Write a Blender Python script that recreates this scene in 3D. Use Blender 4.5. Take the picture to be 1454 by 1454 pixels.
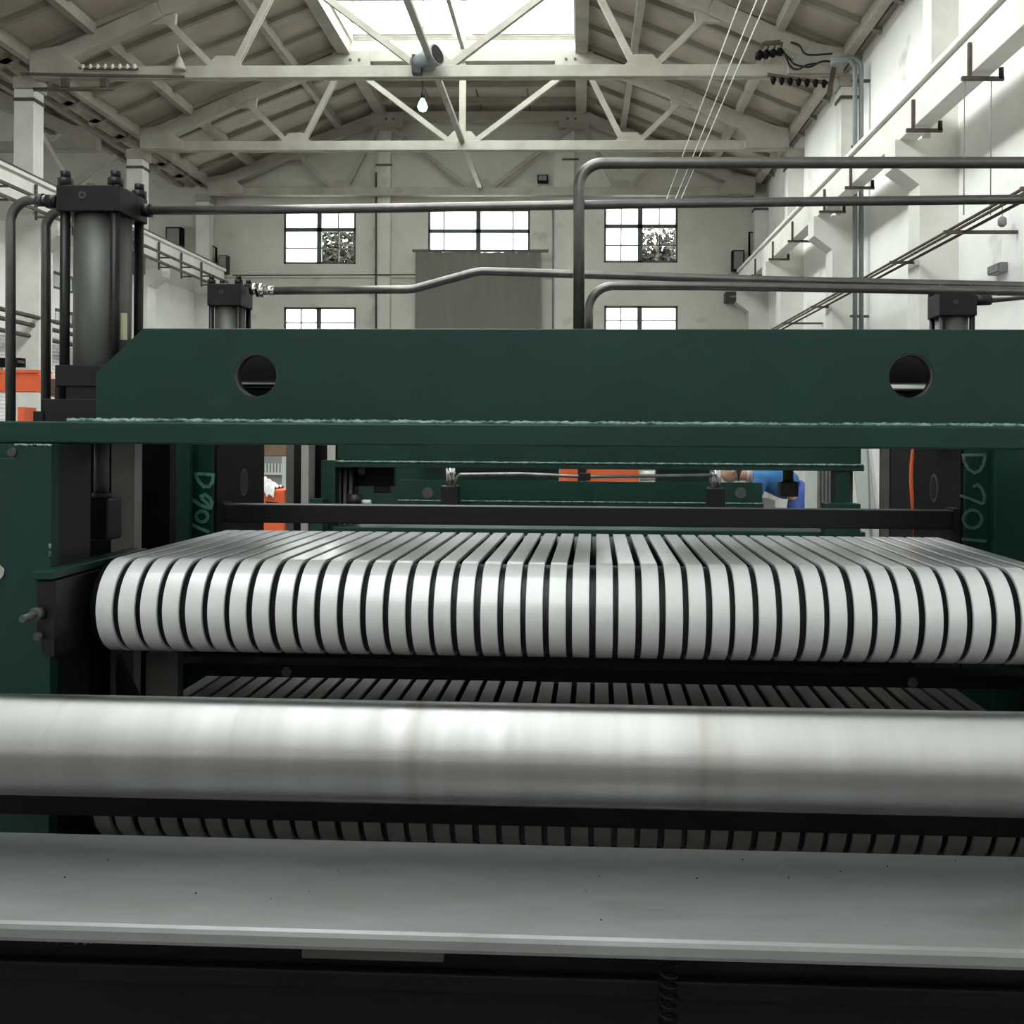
import bpy, bmesh, math, random
from mathutils import Vector, Matrix

random.seed(7)
sc = bpy.context.scene
for o in list(bpy.data.objects):
    bpy.data.objects.remove(o, do_unlink=True)
COL = sc.collection

# ------------------------------------------------------------------ camera
CAM_H = 1.9                       # lens height above the hall floor
FPX, PX, PY = 1400.0, 785.0, 622.0
YAW, ROLL, MROT = math.radians(1.432), math.radians(0.35), math.radians(-1.10)
cam_d = bpy.data.cameras.new('camera')
cam = bpy.data.objects.new('camera', cam_d)
COL.objects.link(cam)
cam.matrix_world = (Matrix.Translation((0, 0, CAM_H)) @ Matrix.Rotation(YAW, 4, 'Z')
                    @ Matrix.Rotation(math.pi / 2, 4, 'X') @ Matrix.Rotation(ROLL, 4, 'Z'))
cam_d.sensor_width = 36.0
cam_d.lens = FPX / 1454 * 36.0
cam_d.shift_x = (727 - PX) / 1454
cam_d.shift_y = (PY - 727) / 1454
cam_d.clip_start, cam_d.clip_end = 0.05, 300
sc.camera = cam

# ------------------------------------------------------------------ light
sc.view_settings.view_transform = 'Standard'
sc.view_settings.look = 'None'
sc.view_settings.gamma = 1
sc.view_settings.use_curve_mapping = False
sc.view_settings.exposure = 0.55
world = bpy.data.worlds.new('overcast_sky')
sc.world = world
world.use_nodes = True
bg = world.node_tree.nodes['Background']
bg.inputs[0].default_value = (0.975, 0.985, 1.0, 1)
bg.inputs[1].default_value = 5.6          # bright overcast sky
sc.cycles.use_denoising = True
sc.cycles.max_bounces = 10
sc.cycles.diffuse_bounces = 6
sc.cycles.glossy_bounces = 4
sc.cycles.transparent_max_bounces = 12
sc.cycles.caustics_reflective = False
sc.cycles.caustics_refractive = False

XC = -3.23                        # hall centre line
Z_ROOF = 10.9                     # roof opening under the skylight, above the lens


def portal(x, y, z, sx, sy, rot):
    d = bpy.data.lights.new('sky_portal', 'AREA')
    d.shape = 'RECTANGLE'
    d.size, d.size_y = sx, sy
    d.cycles.is_portal = True
    o = bpy.data.objects.new('sky_portal', d)
    o.location = (x, y, z + CAM_H)
    o.rotation_euler = rot
    COL.objects.link(o)


portal(XC, -1.4, 10.95, 6.2, 57.2, (0, 0, 0))

sun_d = bpy.data.lights.new('hazy_sun', 'SUN')     # low hazy sun from the left, through the roof lantern
sun_d.energy = 4.6
sun_d.angle = math.radians(16)
sun_d.color = (1.0, 0.985, 0.965)
sun = bpy.data.objects.new('hazy_sun', sun_d)
sun.rotation_euler = Vector((0.86, 0.10, -0.46)).to_track_quat('-Z', 'Y').to_euler()
sun.location = (-20, 0, 20)
COL.objects.link(sun)

# ------------------------------------------------------------------ measuring
def ray(x, y):
    a, b = (x - PX) / FPX, (PY - y) / FPX
    a, b = a * math.cos(ROLL) - b * math.sin(ROLL), b * math.cos(ROLL) + a * math.sin(ROLL)
    return Vector((-math.sin(YAW) + a * math.cos(YAW), math.cos(YAW) + a * math.sin(YAW), b))


def hy(x, y, Y):                  # hall point at depth Y
    d = ray(x, y)
    return d * (Y / d.y)


def hx(x, y, X):
    d = ray(x, y)
    return d * (X / d.x)


def mv(x, y, v):                  # point in the machine's own axes at depth v
    d = Matrix.Rotation(-MROT, 3, 'Z') @ ray(x, y)
    return d * (v / d.y)


# ------------------------------------------------------------------ materials
def new_mat(name):
    m = bpy.data.materials.new(name)
    m.use_nodes = True
    nt = m.node_tree
    return m, nt, nt.nodes['Principled BSDF']


def mat(name, c1, c2=None, rough=0.5, metal=0.0, scale=6.0, stretch=(1, 1, 1), bump=0.0, bscale=40.0,
        lo=0.35, hi=0.7, rvar=0.0, aniso=None, spec=None, coat=0.0, detail=6, spots=None, spot_scale=3.0, spot_lo=0.62, spot_hi=0.72):
    m, nt, p = new_mat(name)
    L = nt.links
    tc = nt.nodes.new('ShaderNodeTexCoord')
    mp = nt.nodes.new('ShaderNodeMapping')
    mp.inputs['Scale'].default_value = stretch
    L.new(tc.outputs['Object'], mp.inputs[0])
    n = nt.nodes.new('ShaderNodeTexNoise')
    n.inputs['Scale'].default_value = scale
    n.inputs['Detail'].default_value = detail
    n.inputs['Roughness'].default_value = 0.6
    L.new(mp.outputs[0], n.inputs['Vector'])
    r = nt.nodes.new('ShaderNodeValToRGB')
    r.color_ramp.elements[0].position = lo
    r.color_ramp.elements[1].position = hi
    r.color_ramp.elements[0].color = (*(c2 or c1), 1)
    r.color_ramp.elements[1].color = (*c1, 1)
    L.new(n.outputs['Fac'], r.inputs[0])
    out = r.outputs[0]
    if spots:
        n2 = nt.nodes.new('ShaderNodeTexNoise')
        n2.inputs['Scale'].default_value = spot_scale
        n2.inputs['Detail'].default_value = 8
        L.new(mp.outputs[0], n2.inputs['Vector'])
        r2 = nt.nodes.new('ShaderNodeValToRGB')
        r2.color_ramp.elements[0].position = spot_lo
        r2.color_ramp.elements[1].position = spot_hi
        L.new(n2.outputs['Fac'], r2.inputs[0])
        mx = nt.nodes.new('ShaderNodeMixRGB')
        mx.inputs[2].default_value = (*spots, 1)
        L.new(r2.outputs[0], mx.inputs[0])
        L.new(out, mx.inputs[1])
        out = mx.outputs[0]
    L.new(out, p.inputs['Base Color'])
    p.inputs['Metallic'].default_value = metal
    p.inputs['Roughness'].default_value = rough
    if spec is not None:
        p.inputs['Specular IOR Level'].default_value = spec
    p.inputs['Coat Weight'].default_value = coat
    p.inputs['Coat Roughness'].default_value = 0.18
    if rvar:
        mr = nt.nodes.new('ShaderNodeMapRange')
        mr.inputs[1].default_value, mr.inputs[2].default_value = 0.3, 0.7
        mr.inputs[3].default_value, mr.inputs[4].default_value = rough + rvar, max(0.03, rough - rvar)
        L.new(n.outputs['Fac'], mr.inputs[0])
        L.new(mr.outputs[0], p.inputs['Roughness'])
    if aniso:                          # turned finish: highlights spread along the axle
        tg = nt.nodes.new('ShaderNodeTangent')
        tg.direction_type = 'RADIAL'
        tg.axis = aniso
        L.new(tg.outputs[0], p.inputs['Tangent'])
        p.inputs['Anisotropic'].default_value = 0.92
        p.inputs['Anisotropic Rotation'].default_value = 0.25
    if bump:
        nb = nt.nodes.new('ShaderNodeTexNoise')
        nb.inputs['Scale'].default_value = bscale
        nb.inputs['Detail'].default_value = 5
        L.new(mp.outputs[0], nb.inputs['Vector'])
        b = nt.nodes.new('ShaderNodeBump')
        b.inputs['Strength'].default_value = bump
        b.inputs['Distance'].default_value = 0.01
        L.new(nb.outputs['Fac'], b.inputs['Height'])
        L.new(b.outputs[0], p.inputs['Normal'])
    return m


def glass_mat(name, frost, tint=(0.95, 0.98, 0.96)):
    m = bpy.data.materials.new(name)
    m.use_nodes = True
    nt = m.node_tree
    nt.nodes.clear()
    out = nt.nodes.new('ShaderNodeOutputMaterial')
    tr = nt.nodes.new('ShaderNodeBsdfTransparent')
    tr.inputs[0].default_value = (*tint, 1)
    tl = nt.nodes.new('ShaderNodeBsdfTranslucent')
    tl.inputs[0].default_value = (*tint, 1)
    gl = nt.nodes.new('ShaderNodeBsdfGlossy')
    gl.inputs['Roughness'].default_value = 0.08
    a = nt.nodes.new('ShaderNodeMixShader')
    a.inputs[0].default_value = frost
    b = nt.nodes.new('ShaderNodeMixShader')
    b.inputs[0].default_value = 0.05
    nt.links.new(tr.outputs[0], a.inputs[1])
    nt.links.new(tl.outputs[0], a.inputs[2])
    nt.links.new(a.outputs[0], b.inputs[1])
    nt.links.new(gl.outputs[0], b.inputs[2])
    nt.links.new(b.outputs[0], out.inputs[0])
    return m


M = {}
M['plaster'] = mat('white_plaster', (0.88, 0.875, 0.86), (0.79, 0.785, 0.765), 0.85, scale=0.8, bump=0.12, bscale=8,
                   spots=(0.60, 0.59, 0.55), spot_scale=1.4, spot_lo=0.63, spot_hi=0.75)
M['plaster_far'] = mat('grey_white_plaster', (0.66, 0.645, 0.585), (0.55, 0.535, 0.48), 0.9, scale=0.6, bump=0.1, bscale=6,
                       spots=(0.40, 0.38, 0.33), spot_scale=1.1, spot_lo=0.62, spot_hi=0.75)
M['concrete'] = mat('whitewashed_concrete', (0.78, 0.77, 0.73), (0.66, 0.65, 0.61), 0.9, scale=1.5, bump=0.1, bscale=10)
M['truss'] = mat('old_cream_paint', (0.4118, 0.3931, 0.3432), (0.312, 0.2933, 0.2496), 0.75, scale=1.5, bump=0.08, bscale=12)
M['roof'] = mat('grimy_roof_slab', (0.50, 0.44, 0.37), (0.38, 0.335, 0.28), 0.95, scale=1.1, bump=0.1, bscale=9)
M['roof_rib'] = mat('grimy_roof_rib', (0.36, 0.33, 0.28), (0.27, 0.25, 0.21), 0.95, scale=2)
M['floor'] = mat('concrete_floor', (0.20, 0.19, 0.18), (0.13, 0.125, 0.12), 0.8, scale=0.7, bump=0.1)
M['green'] = mat('dark_green_paint', (0.00504, 0.02976, 0.02256), (0.00384, 0.024, 0.01824), 0.42, scale=4, bump=0.05, bscale=30, spec=0.25,
               spots=(0.00864, 0.036, 0.02784), spot_scale=9, spot_lo=0.66, spot_hi=0.75)
M['green_weld'] = mat('painted_weld_bead', (0.186, 0.2728, 0.248), (0.0186, 0.0744, 0.0589), 0.28, scale=45, bump=0.6, bscale=90, lo=.4, hi=.62)
M['black'] = mat('black_oxide_steel', (0.00495, 0.00495, 0.00561), (0.0033, 0.0033, 0.00396), 0.45, scale=8, bump=0.04, spec=0.3)
M['dark'] = mat('dark_greased_steel', (0.005005, 0.00455, 0.004777), (0.00273, 0.002502, 0.00273), 0.6, scale=5, bump=0.05, spec=0.12)
M['midgrey'] = mat('grey_machined_steel', (0.063, 0.06111, 0.05859), (0.04095, 0.03969, 0.0378), 0.5, scale=4, spec=0.35)
M['barrel'] = mat('grey_green_barrel_steel', (0.0874, 0.0874, 0.08188), (0.0598, 0.06164, 0.05612), 0.46, metal=0.1, scale=5, stretch=(1, 1, 0.4), rvar=0.05)
M['pipe'] = mat('oiled_pipe_steel', (0.17, 0.1658, 0.1573), (0.102, 0.09775, 0.0935), 0.34, metal=0.75, scale=9, rvar=0.06)
M['chrome'] = mat('bright_plated_steel', (0.68, 0.68, 0.663), (0.561, 0.561, 0.544), 0.16, metal=1.0, scale=10)
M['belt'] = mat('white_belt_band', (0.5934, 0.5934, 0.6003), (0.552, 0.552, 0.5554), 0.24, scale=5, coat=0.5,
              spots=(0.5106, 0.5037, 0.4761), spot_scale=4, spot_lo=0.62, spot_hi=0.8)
M['roller'] = mat('polished_roller_steel', (0.4588, 0.4557, 0.4526), (0.385, 0.379, 0.373), 0.42, metal=1.0, scale=2.2, stretch=(7, 0.5, 0.5),
                rvar=0.05, spots=(0.248, 0.2232, 0.1922), spot_scale=1.2, spot_lo=0.58, spot_hi=0.78, aniso='X', lo=.3, hi=.72)
M['plate'] = mat('worn_steel_plate', (0.2621, 0.2644, 0.2668), (0.1685, 0.1708, 0.1685), 0.52, metal=0.55, scale=2.6, stretch=(0.7, 2.6, 1),
               rvar=0.08, spots=(0.1404, 0.1357, 0.1264), spot_scale=3.2, spot_lo=0.6, spot_hi=0.8, lo=.3, hi=.72)
M['orange'] = mat('orange_machine_paint', (0.76, 0.1235, 0.0285), (0.627, 0.095, 0.02375), 0.45, scale=3)
M['shutter'] = mat('grey_hanging_curtain', (0.188, 0.18, 0.152), (0.16, 0.156, 0.132), 0.9, scale=0.9, stretch=(1, 1, 0.25))
M['frame'] = mat('window_frame_paint', (0.09, 0.105, 0.09375), (0.06, 0.075, 0.06375), 0.6, scale=4)
M['brick'] = mat('whitewashed_brick', (0.90, 0.90, 0.89), (0.80, 0.80, 0.79), 0.9, scale=6, bump=0.1)
M['mark_left'] = mat('pale_green_chalk_paint', (0.09792, 0.2815, 0.2203), (0.0612, 0.202, 0.153), 0.8, scale=40)
M['mark_right'] = mat('grey_green_chalk_paint', (0.0682, 0.124, 0.1085), (0.0372, 0.0837, 0.0713), 0.8, scale=40)
M['skin'] = mat('skin', (0.527, 0.34, 0.238), (0.476, 0.2975, 0.204), 0.5, scale=20)
M['hair'] = mat('dark_hair', (0.03, 0.022, 0.018), (0.02, 0.015, 0.012), 0.6, scale=60)
M['blue'] = mat('blue_work_cloth', (0.04, 0.16, 0.384), (0.028, 0.12, 0.304), 0.85, scale=9, bump=0.2)
M['jeans'] = mat('blue_trousers', (0.048, 0.096, 0.336), (0.032, 0.064, 0.256), 0.85, scale=9, bump=0.2)
M['white_cloth'] = mat('white_rag', (0.624, 0.6162, 0.6084), (0.546, 0.5382, 0.5304), 0.9, scale=14, bump=0.3)
M['sheet'] = mat('pale_plastic_sheet', (0.496, 0.528, 0.512), (0.416, 0.448, 0.432), 0.6, scale=2)
M['grey_paint'] = mat('grey_cabinet_paint', (0.2592, 0.252, 0.2448), (0.2016, 0.1944, 0.1908), 0.6, scale=4)
M['brown'] = mat('brown_timber', (0.176, 0.112, 0.064), (0.12, 0.076, 0.044), 0.7, scale=5)
M['belt_grey'] = mat('grey_belt_band', (0.1224, 0.1188, 0.1116), (0.0936, 0.09216, 0.0864), 0.5, scale=5, spec=.3)  # guessed tone, far darker than the upper belt's bands
M['conduit'] = mat('grey_conduit', (0.225, 0.2475, 0.2475), (0.165, 0.1875, 0.1875), 0.5, scale=5)
M['rust'] = mat('rusty_steel', (0.112, 0.084, 0.068), (0.068, 0.0536, 0.044), 0.75, scale=7)
M['leaf'] = mat('leaf_green', (0.0245, 0.028, 0.0098), (0.0112, 0.0098, 0.0063), 0.8, scale=3)
M['bark'] = mat('bark', (0.06, 0.045, 0.03), None, 0.9)
M['glass'] = glass_mat('skylight_glass', 0.15)
M['tag'] = mat('pale_tag', (0.40, 0.40, 0.28), (0.33, 0.33, 0.23), 0.7, scale=20)
M['frosted'] = glass_mat('dirty_window_glass', 0.75)
mb_, nt_, pb_ = new_mat('lit_lamp_glass')
pb_.inputs['Base Color'].default_value = (0.7, 1, 0.85, 1)
pb_.inputs['Emission Color'].default_value = (0.22, 1.0, 0.50, 1)
pb_.inputs['Emission Strength'].default_value = 5
M['bulb'] = mb_


# ------------------------------------------------------------------ mesh building
class MB:
    def __init__(self):
        self.v, self.f, self.s = [], [], []

    def add(self, verts, faces, smooth=False):
        b = len(self.v)
        self.v += [Vector(p) for p in verts]
        self.f += [tuple(i + b for i in f) for f in faces]
        self.s += [smooth] * len(faces)
        return self

    def box(self, x0, x1, y0, y1, z0, z1):
        x0, x1 = min(x0, x1), max(x0, x1)
        y0, y1 = min(y0, y1), max(y0, y1)
        z0, z1 = min(z0, z1), max(z0, z1)
        return self.add([(x0, y0, z0), (x1, y0, z0), (x1, y1, z0), (x0, y1, z0), (x0, y0, z1), (x1, y0, z1), (x1, y1, z1), (x0, y1, z1)],
                        [(0, 3, 2, 1), (4, 5, 6, 7), (0, 1, 5, 4), (1, 2, 6, 5), (2, 3, 7, 6), (3, 0, 4, 7)])

    def bar(self, p, q, w, d, up=(0, 1, 0)):      # box from p to q; d along `up`, w across
        p, q = Vector(p), Vector(q)
        t = (q - p).normalized()
        u = Vector(up)
        s = t.cross(u).normalized()
        u = s.cross(t).normalized()
        vs = []
        for c in (p, q):
            for a, b in ((-1, -1), (1, -1), (1, 1), (-1, 1)):
                vs.append(c + s * (a * w / 2) + u * (b * d / 2))
        return self.add(vs, [(0, 3, 2, 1), (4, 5, 6, 7), (0, 1, 5, 4), (1, 2, 6, 5), (2, 3, 7, 6), (3, 0, 4, 7)])

    def tube(self, pts, r, n=14, cap=True):
        pts = [Vector(p) for p in pts]
        rs = r if isinstance(r, (list, tuple)) else [r] * len(pts)
        b = len(self.v)
        t0 = (pts[1] - pts[0]).normalized()
        ref = Vector((0, 0, 1)) if abs(t0.z) < 0.9 else Vector((1, 0, 0))
        s = t0.cross(ref).normalized()
        vs, fs = [], []
        for i, p in enumerate(pts):
            t = (pts[min(i + 1, len(pts) - 1)] - pts[max(i - 1, 0)]).normalized()
            s = (s - t * s.dot(t)).normalized()
            u = t.cross(s)
            for k in range(n):
                a = 2 * math.pi * k / n
                vs.append(p + (s * math.cos(a) + u * math.sin(a)) * rs[i])
        for i in range(len(pts) - 1):
            for k in range(n):
                k2 = (k + 1) % n
                fs.append((i * n + k, i * n + k2, (i + 1) * n + k2, (i + 1) * n + k))
        self.add(vs, fs, True)
        if cap:
            self.f += [tuple(b + k for k in range(n))[::-1], tuple(b + (len(pts) - 1) * n + k for k in range(n))]
            self.s += [False, False]
        return self

    def prism(self, poly, axis, a, b):            # poly in the two other axes, extruded from a to b
        n = len(poly)

        def pt(p, d):
            return {'x': (d, p[0], p[1]), 'y': (p[0], d, p[1]), 'z': (p[0], p[1], d)}[axis]
        vs = [pt(p, a) for p in poly] + [pt(p, b) for p in poly]
        fs = [tuple(range(n))[::-1], tuple(range(n, 2 * n))]
        fs += [(i, (i + 1) % n, n + (i + 1) % n, n + i) for i in range(n)]
        return self.add(vs, fs)

    def plate(self, outline, holes, y0, y1):      # plate in the x-z plane with round holes, y0..y1 thick
        bm = bmesh.new()
        es = []
        for loop in [outline] + holes:
            vv = [bm.verts.new((p[0], y0, p[1])) for p in loop]
            es += [bm.edges.new((vv[i], vv[(i + 1) % len(vv)])) for i in range(len(vv))]
        r = bmesh.ops.triangle_fill(bm, edges=es, use_beauty=True, use_dissolve=False)
        faces = [g for g in r['geom'] if isinstance(g, bmesh.types.BMFace)]
        bm.verts.index_update()
        b = len(self.v)
        nv = len(bm.verts)
        base = [v.co.copy() for v in bm.verts]
        fl = [tuple(v.index for v in f.verts) for f in faces]
        fl2 = []
        for f in fl:                               # make every front face look to -y
            p = [base[i] for i in f]
            nrm = (p[1] - p[0]).cross(p[2] - p[0])
            fl2.append(f if nrm.y < 0 else f[::-1])
        vs = base + [Vector((c.x, y1, c.z)) for c in base]
        fs = fl2 + [tuple(i + nv for i in f[::-1]) for f in fl2]
        k = 0
        for loop in [outline] + holes:
            m = len(loop)
            for i in range(m):
                a, c = k + i, k + (i + 1) % m
                fs.append((a, c, c + nv, a + nv))
            k += m
        bm.free()
        return self.add(vs, fs)

    def mesh(self, name, material, base=(0, 0, 0)):
        me = bpy.data.meshes.new(name)
        o = Vector(base)
        me.from_pydata([p - o for p in self.v], [], self.f)
        me.polygons.foreach_set('use_smooth', self.s)
        me.validate()
        bm = bmesh.new()
        bm.from_mesh(me)
        bmesh.ops.recalc_face_normals(bm, faces=bm.faces)
        bm.to_mesh(me)
        bm.free()
        me.materials.append(material)
        return me


def fillet(pts, r, n=7):
    pts = [Vector(p) for p in pts]
    rs = r if isinstance(r, (list, tuple)) else [r] * len(pts)
    out = [pts[0]]
    for i in range(1, len(pts) - 1):
        p, c, q = pts[i - 1], pts[i], pts[i + 1]
        a, b = (p - c).normalized(), (q - c).normalized()
        ang = a.angle(b)
        if ang > math.pi - 0.01:
            out.append(c)
            continue
        d = min(rs[i] / math.tan(ang / 2), (p - c).length * 0.48, (q - c).length * 0.48)
        rr = d * math.tan(ang / 2)
        ctr = c + (a + b).normalized() * (rr / math.sin(ang / 2))
        s, e = c + a * d - ctr, c + b * d - ctr
        w = s.angle(e)
        for k in range(n + 1):
            t = k / n
            out.append(ctr + (s * math.sin((1 - t) * w) + e * math.sin(t * w)) / math.sin(w))
    out.append(pts[-1])
    return out


# ------------------------------------------------------------------ things, parts
BASE = {}                          # root object -> base point in its own axes


def thing(name, label, cat, base, frame='hall', group=None, kind=None):
    o = bpy.data.objects.new(name, None)
    o.empty_display_size = 0.1
    COL.objects.link(o)
    b = Vector(base)
    rot = MROT if frame == 'machine' else 0.0
    o.location = Matrix.Rotation(rot, 3, 'Z') @ b + Vector((0, 0, CAM_H))
    o.rotation_euler = (0, 0, rot)
    if label:
        o['label'] = label
    if cat:
        o['category'] = cat
    if group:
        o['group'] = group
    if kind:
        o['kind'] = kind
    BASE[o.name] = b
    return o


def part(name, mb, material, parent, bevel=0.0, label=None, kind=None):
    b = BASE[parent.name]
    me = mb.mesh(name, material, b)
    o = bpy.data.objects.new(name, me)
    COL.objects.link(o)
    o.parent = parent
    BASE[o.name] = b
    if bevel:
        md = o.modifiers.new('bevel', 'BEVEL')
        md.width = bevel
        md.segments = 2
        md.limit_method = 'ANGLE'
        md.angle_limit = math.radians(40)
    if label:
        o['label'] = label
    if kind:
        o['kind'] = kind
    return o


def solo(name, mb, material, label, cat, base, frame='hall', group=None, bevel=0.0, kind=None):
    """a thing that is one mesh"""
    b = Vector(base)
    o = bpy.data.objects.new(name, mb.mesh(name, material, b))
    COL.objects.link(o)
    rot = MROT if frame == 'machine' else 0.0
    o.location = Matrix.Rotation(rot, 3, 'Z') @ b + Vector((0, 0, CAM_H))
    o.rotation_euler = (0, 0, rot)
    if label:
        o['label'] = label
    if cat:
        o['category'] = cat
    if group:
        o['group'] = group
    if kind:
        o['kind'] = kind
    if bevel:
        md = o.modifiers.new('bevel', 'BEVEL')
        md.width = bevel
        md.segments = 2
        md.limit_method = 'ANGLE'
        md.angle_limit = math.radians(40)
    BASE[o.name] = b
    return o


def circle(cx, cz, r, n=28):
    return [(cx + r * math.cos(2 * math.pi * i / n), cz + r * math.sin(2 * math.pi * i / n)) for i in range(n)]


FL = -CAM_H                        # floor level in lens-relative heights
YF, YN = 32.7, -30.0               # far wall, wall behind the camera
XL, XR = -12.62, 6.16              # partition to the left nave, right wall
XO = -32.1                         # outer wall of the left nave
XC2 = -22.36                       # its centre line
BAYS = [16.2, 21.7, 27.2]


# ================================================================== the hall shell
def shell(name, mb, material, bevel=0):
    return solo(name, mb, material, None, None, (0, 0, 0), kind='structure', bevel=bevel)


def grid_wall(mb, axis, p0, p1, a0, a1, z0, z1, holes):
    """wall slab with rectangular openings; holes (a0, a1, z0, z1)"""
    aa = sorted({a0, a1, *[h[0] for h in holes], *[h[1] for h in holes]})
    zz = sorted({z0, z1, *[h[2] for h in holes], *[h[3] for h in holes]})
    for i in range(len(aa) - 1):
        for j in range(len(zz) - 1):
            ca, cz = (aa[i] + aa[i + 1]) / 2, (zz[j] + zz[j + 1]) / 2
            if any(h[0] < ca < h[1] and h[2] < cz < h[3] for h in holes):
                continue
            if axis == 'y':
                mb.box(aa[i], aa[i + 1], p0, p1, zz[j], zz[j + 1])
            else:
                mb.box(p0, p1, aa[i], aa[i + 1], zz[j], zz[j + 1])


shell('floor', MB().box(XO - 0.4, XR + 0.4, YN - 0.4, YF + 0.4, FL - 0.2, FL), M['floor'])

# far wall with its window openings
def win_rect(x0, y0, x1, y1):
    a, b = hy(x0, y0, YF), hy(x1, y1, YF)
    return (a.x, b.x, b.z, a.z)


W_UL = win_rect(403, 297, 505, 375)
W_UC = win_rect(608, 297, 752, 405)
W_UR = win_rect(858, 292, 962, 373)
W_LL = win_rect(403, 436, 505, 520)
W_LR = win_rect(858, 434, 962, 520)
mb = MB()
grid_wall(mb, 'y', YF, YF + 0.4, XO - 0.4, XR + 0.4, FL, 12.2, [W_UL, W_UC, W_UR, W_LL, W_LR])
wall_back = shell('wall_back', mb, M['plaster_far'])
for x0, x1 in ((535, 554), (786, 815)):
    a, b = hy(x0, 300, YF - 0.3), hy(x1, 300, YF - 0.3)
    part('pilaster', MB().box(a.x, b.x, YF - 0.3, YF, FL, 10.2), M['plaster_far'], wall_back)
for yy, h in ((392, 0.10),):
    a, b = hy(330, yy, YF), hy(1060, yy, YF)
    part('ledge', MB().box(XL, XR, YF - 0.06, YF, a.z - h / 2, a.z + h / 2), M['plaster_far'], wall_back)

# right wall
wall_right = shell('wall_right', MB().box(XR, XR + 0.4, YN, YF, FL, 8.75), M['plaster'])
part('eave_strip', MB().box(XR - 0.12, XR, YN, YF, 8.42, 8.62), M['roof_rib'], wall_right)

# left wall with two rows of window openings, whitewashed brick below
LW = []
for x0, y0, x1, y1 in ((76, 384, 108, 409), (78, 437, 108, 457)):
    a, b = hx(x0, y0, XL), hx(x1, y1, XL)
    LW.append((a.y, b.y, hx(x0, y1, XL).z, a.z))
mb = MB()
grid_wall(mb, 'x', XL - 0.2, XL, YN, YF, FL, 4.7, LW)
wall_left = shell('wall_left', mb, M['plaster'])
mb = MB()
for k in range(52):
    z0 = FL + k * 0.083
    off = 0.13 * (k % 2)
    for j in range(44):
        y0 = 21.0 + off + j * 0.262
        j1 = random.uniform(0.030, 0.045)
        mb.box(XL - 0.02, XL + j1, y0, y0 + 0.25, z0, z0 + 0.068)
part('brick_courses', mb, M['brick'], wall_left, kind='stuff')

OW = [(y0, y0 + 3.6, 1.2, 5.6) for y0 in (6, 11, 16, 21, 26)]  # unseen window openings, added to let daylight into the left nave
mb = MB()
grid_wall(mb, 'x', XO - 0.4, XO, YN, YF, FL, 8.75, OW)
wall_outer = shell('wall_outer', mb, M['plaster_far'])
for (y0, y1, z0, z1) in OW:
    for k in range(3):
        ya = y0 + (y1 - y0) * k / 3
        part('pane', MB().box(XO - .2, XO - .19, ya + .05, ya + 1.15, z0 + .05, z1 - .05), M['frosted'], wall_outer)
        part('frame_bar', MB().box(XO - .25, XO - .15, ya - .05, ya + .05, z0, z1), M['frame'], wall_outer)
    part('frame_bar', MB().box(XO - .25, XO - .15, y0, y1, 3.3, 3.42), M['frame'], wall_outer)
shell('wall_front', MB().box(XO - 0.4, XR + 0.4, YN - 0.4, YN, FL, 12.2), M['plaster'])

# ---- ceiling: roof slabs, purlins, kerb of the skylight
PROF = [(-9.75, 8.30), (-6.06, 9.80), (-3.30, 10.90)]


def roof_z(u):
    u = -abs(u)
    for (a, za), (b, zb) in zip(PROF, PROF[1:]):
        if u <= b:
            return za + (zb - za) * (u - a) / (b - a)
    return PROF[-1][1]


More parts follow.
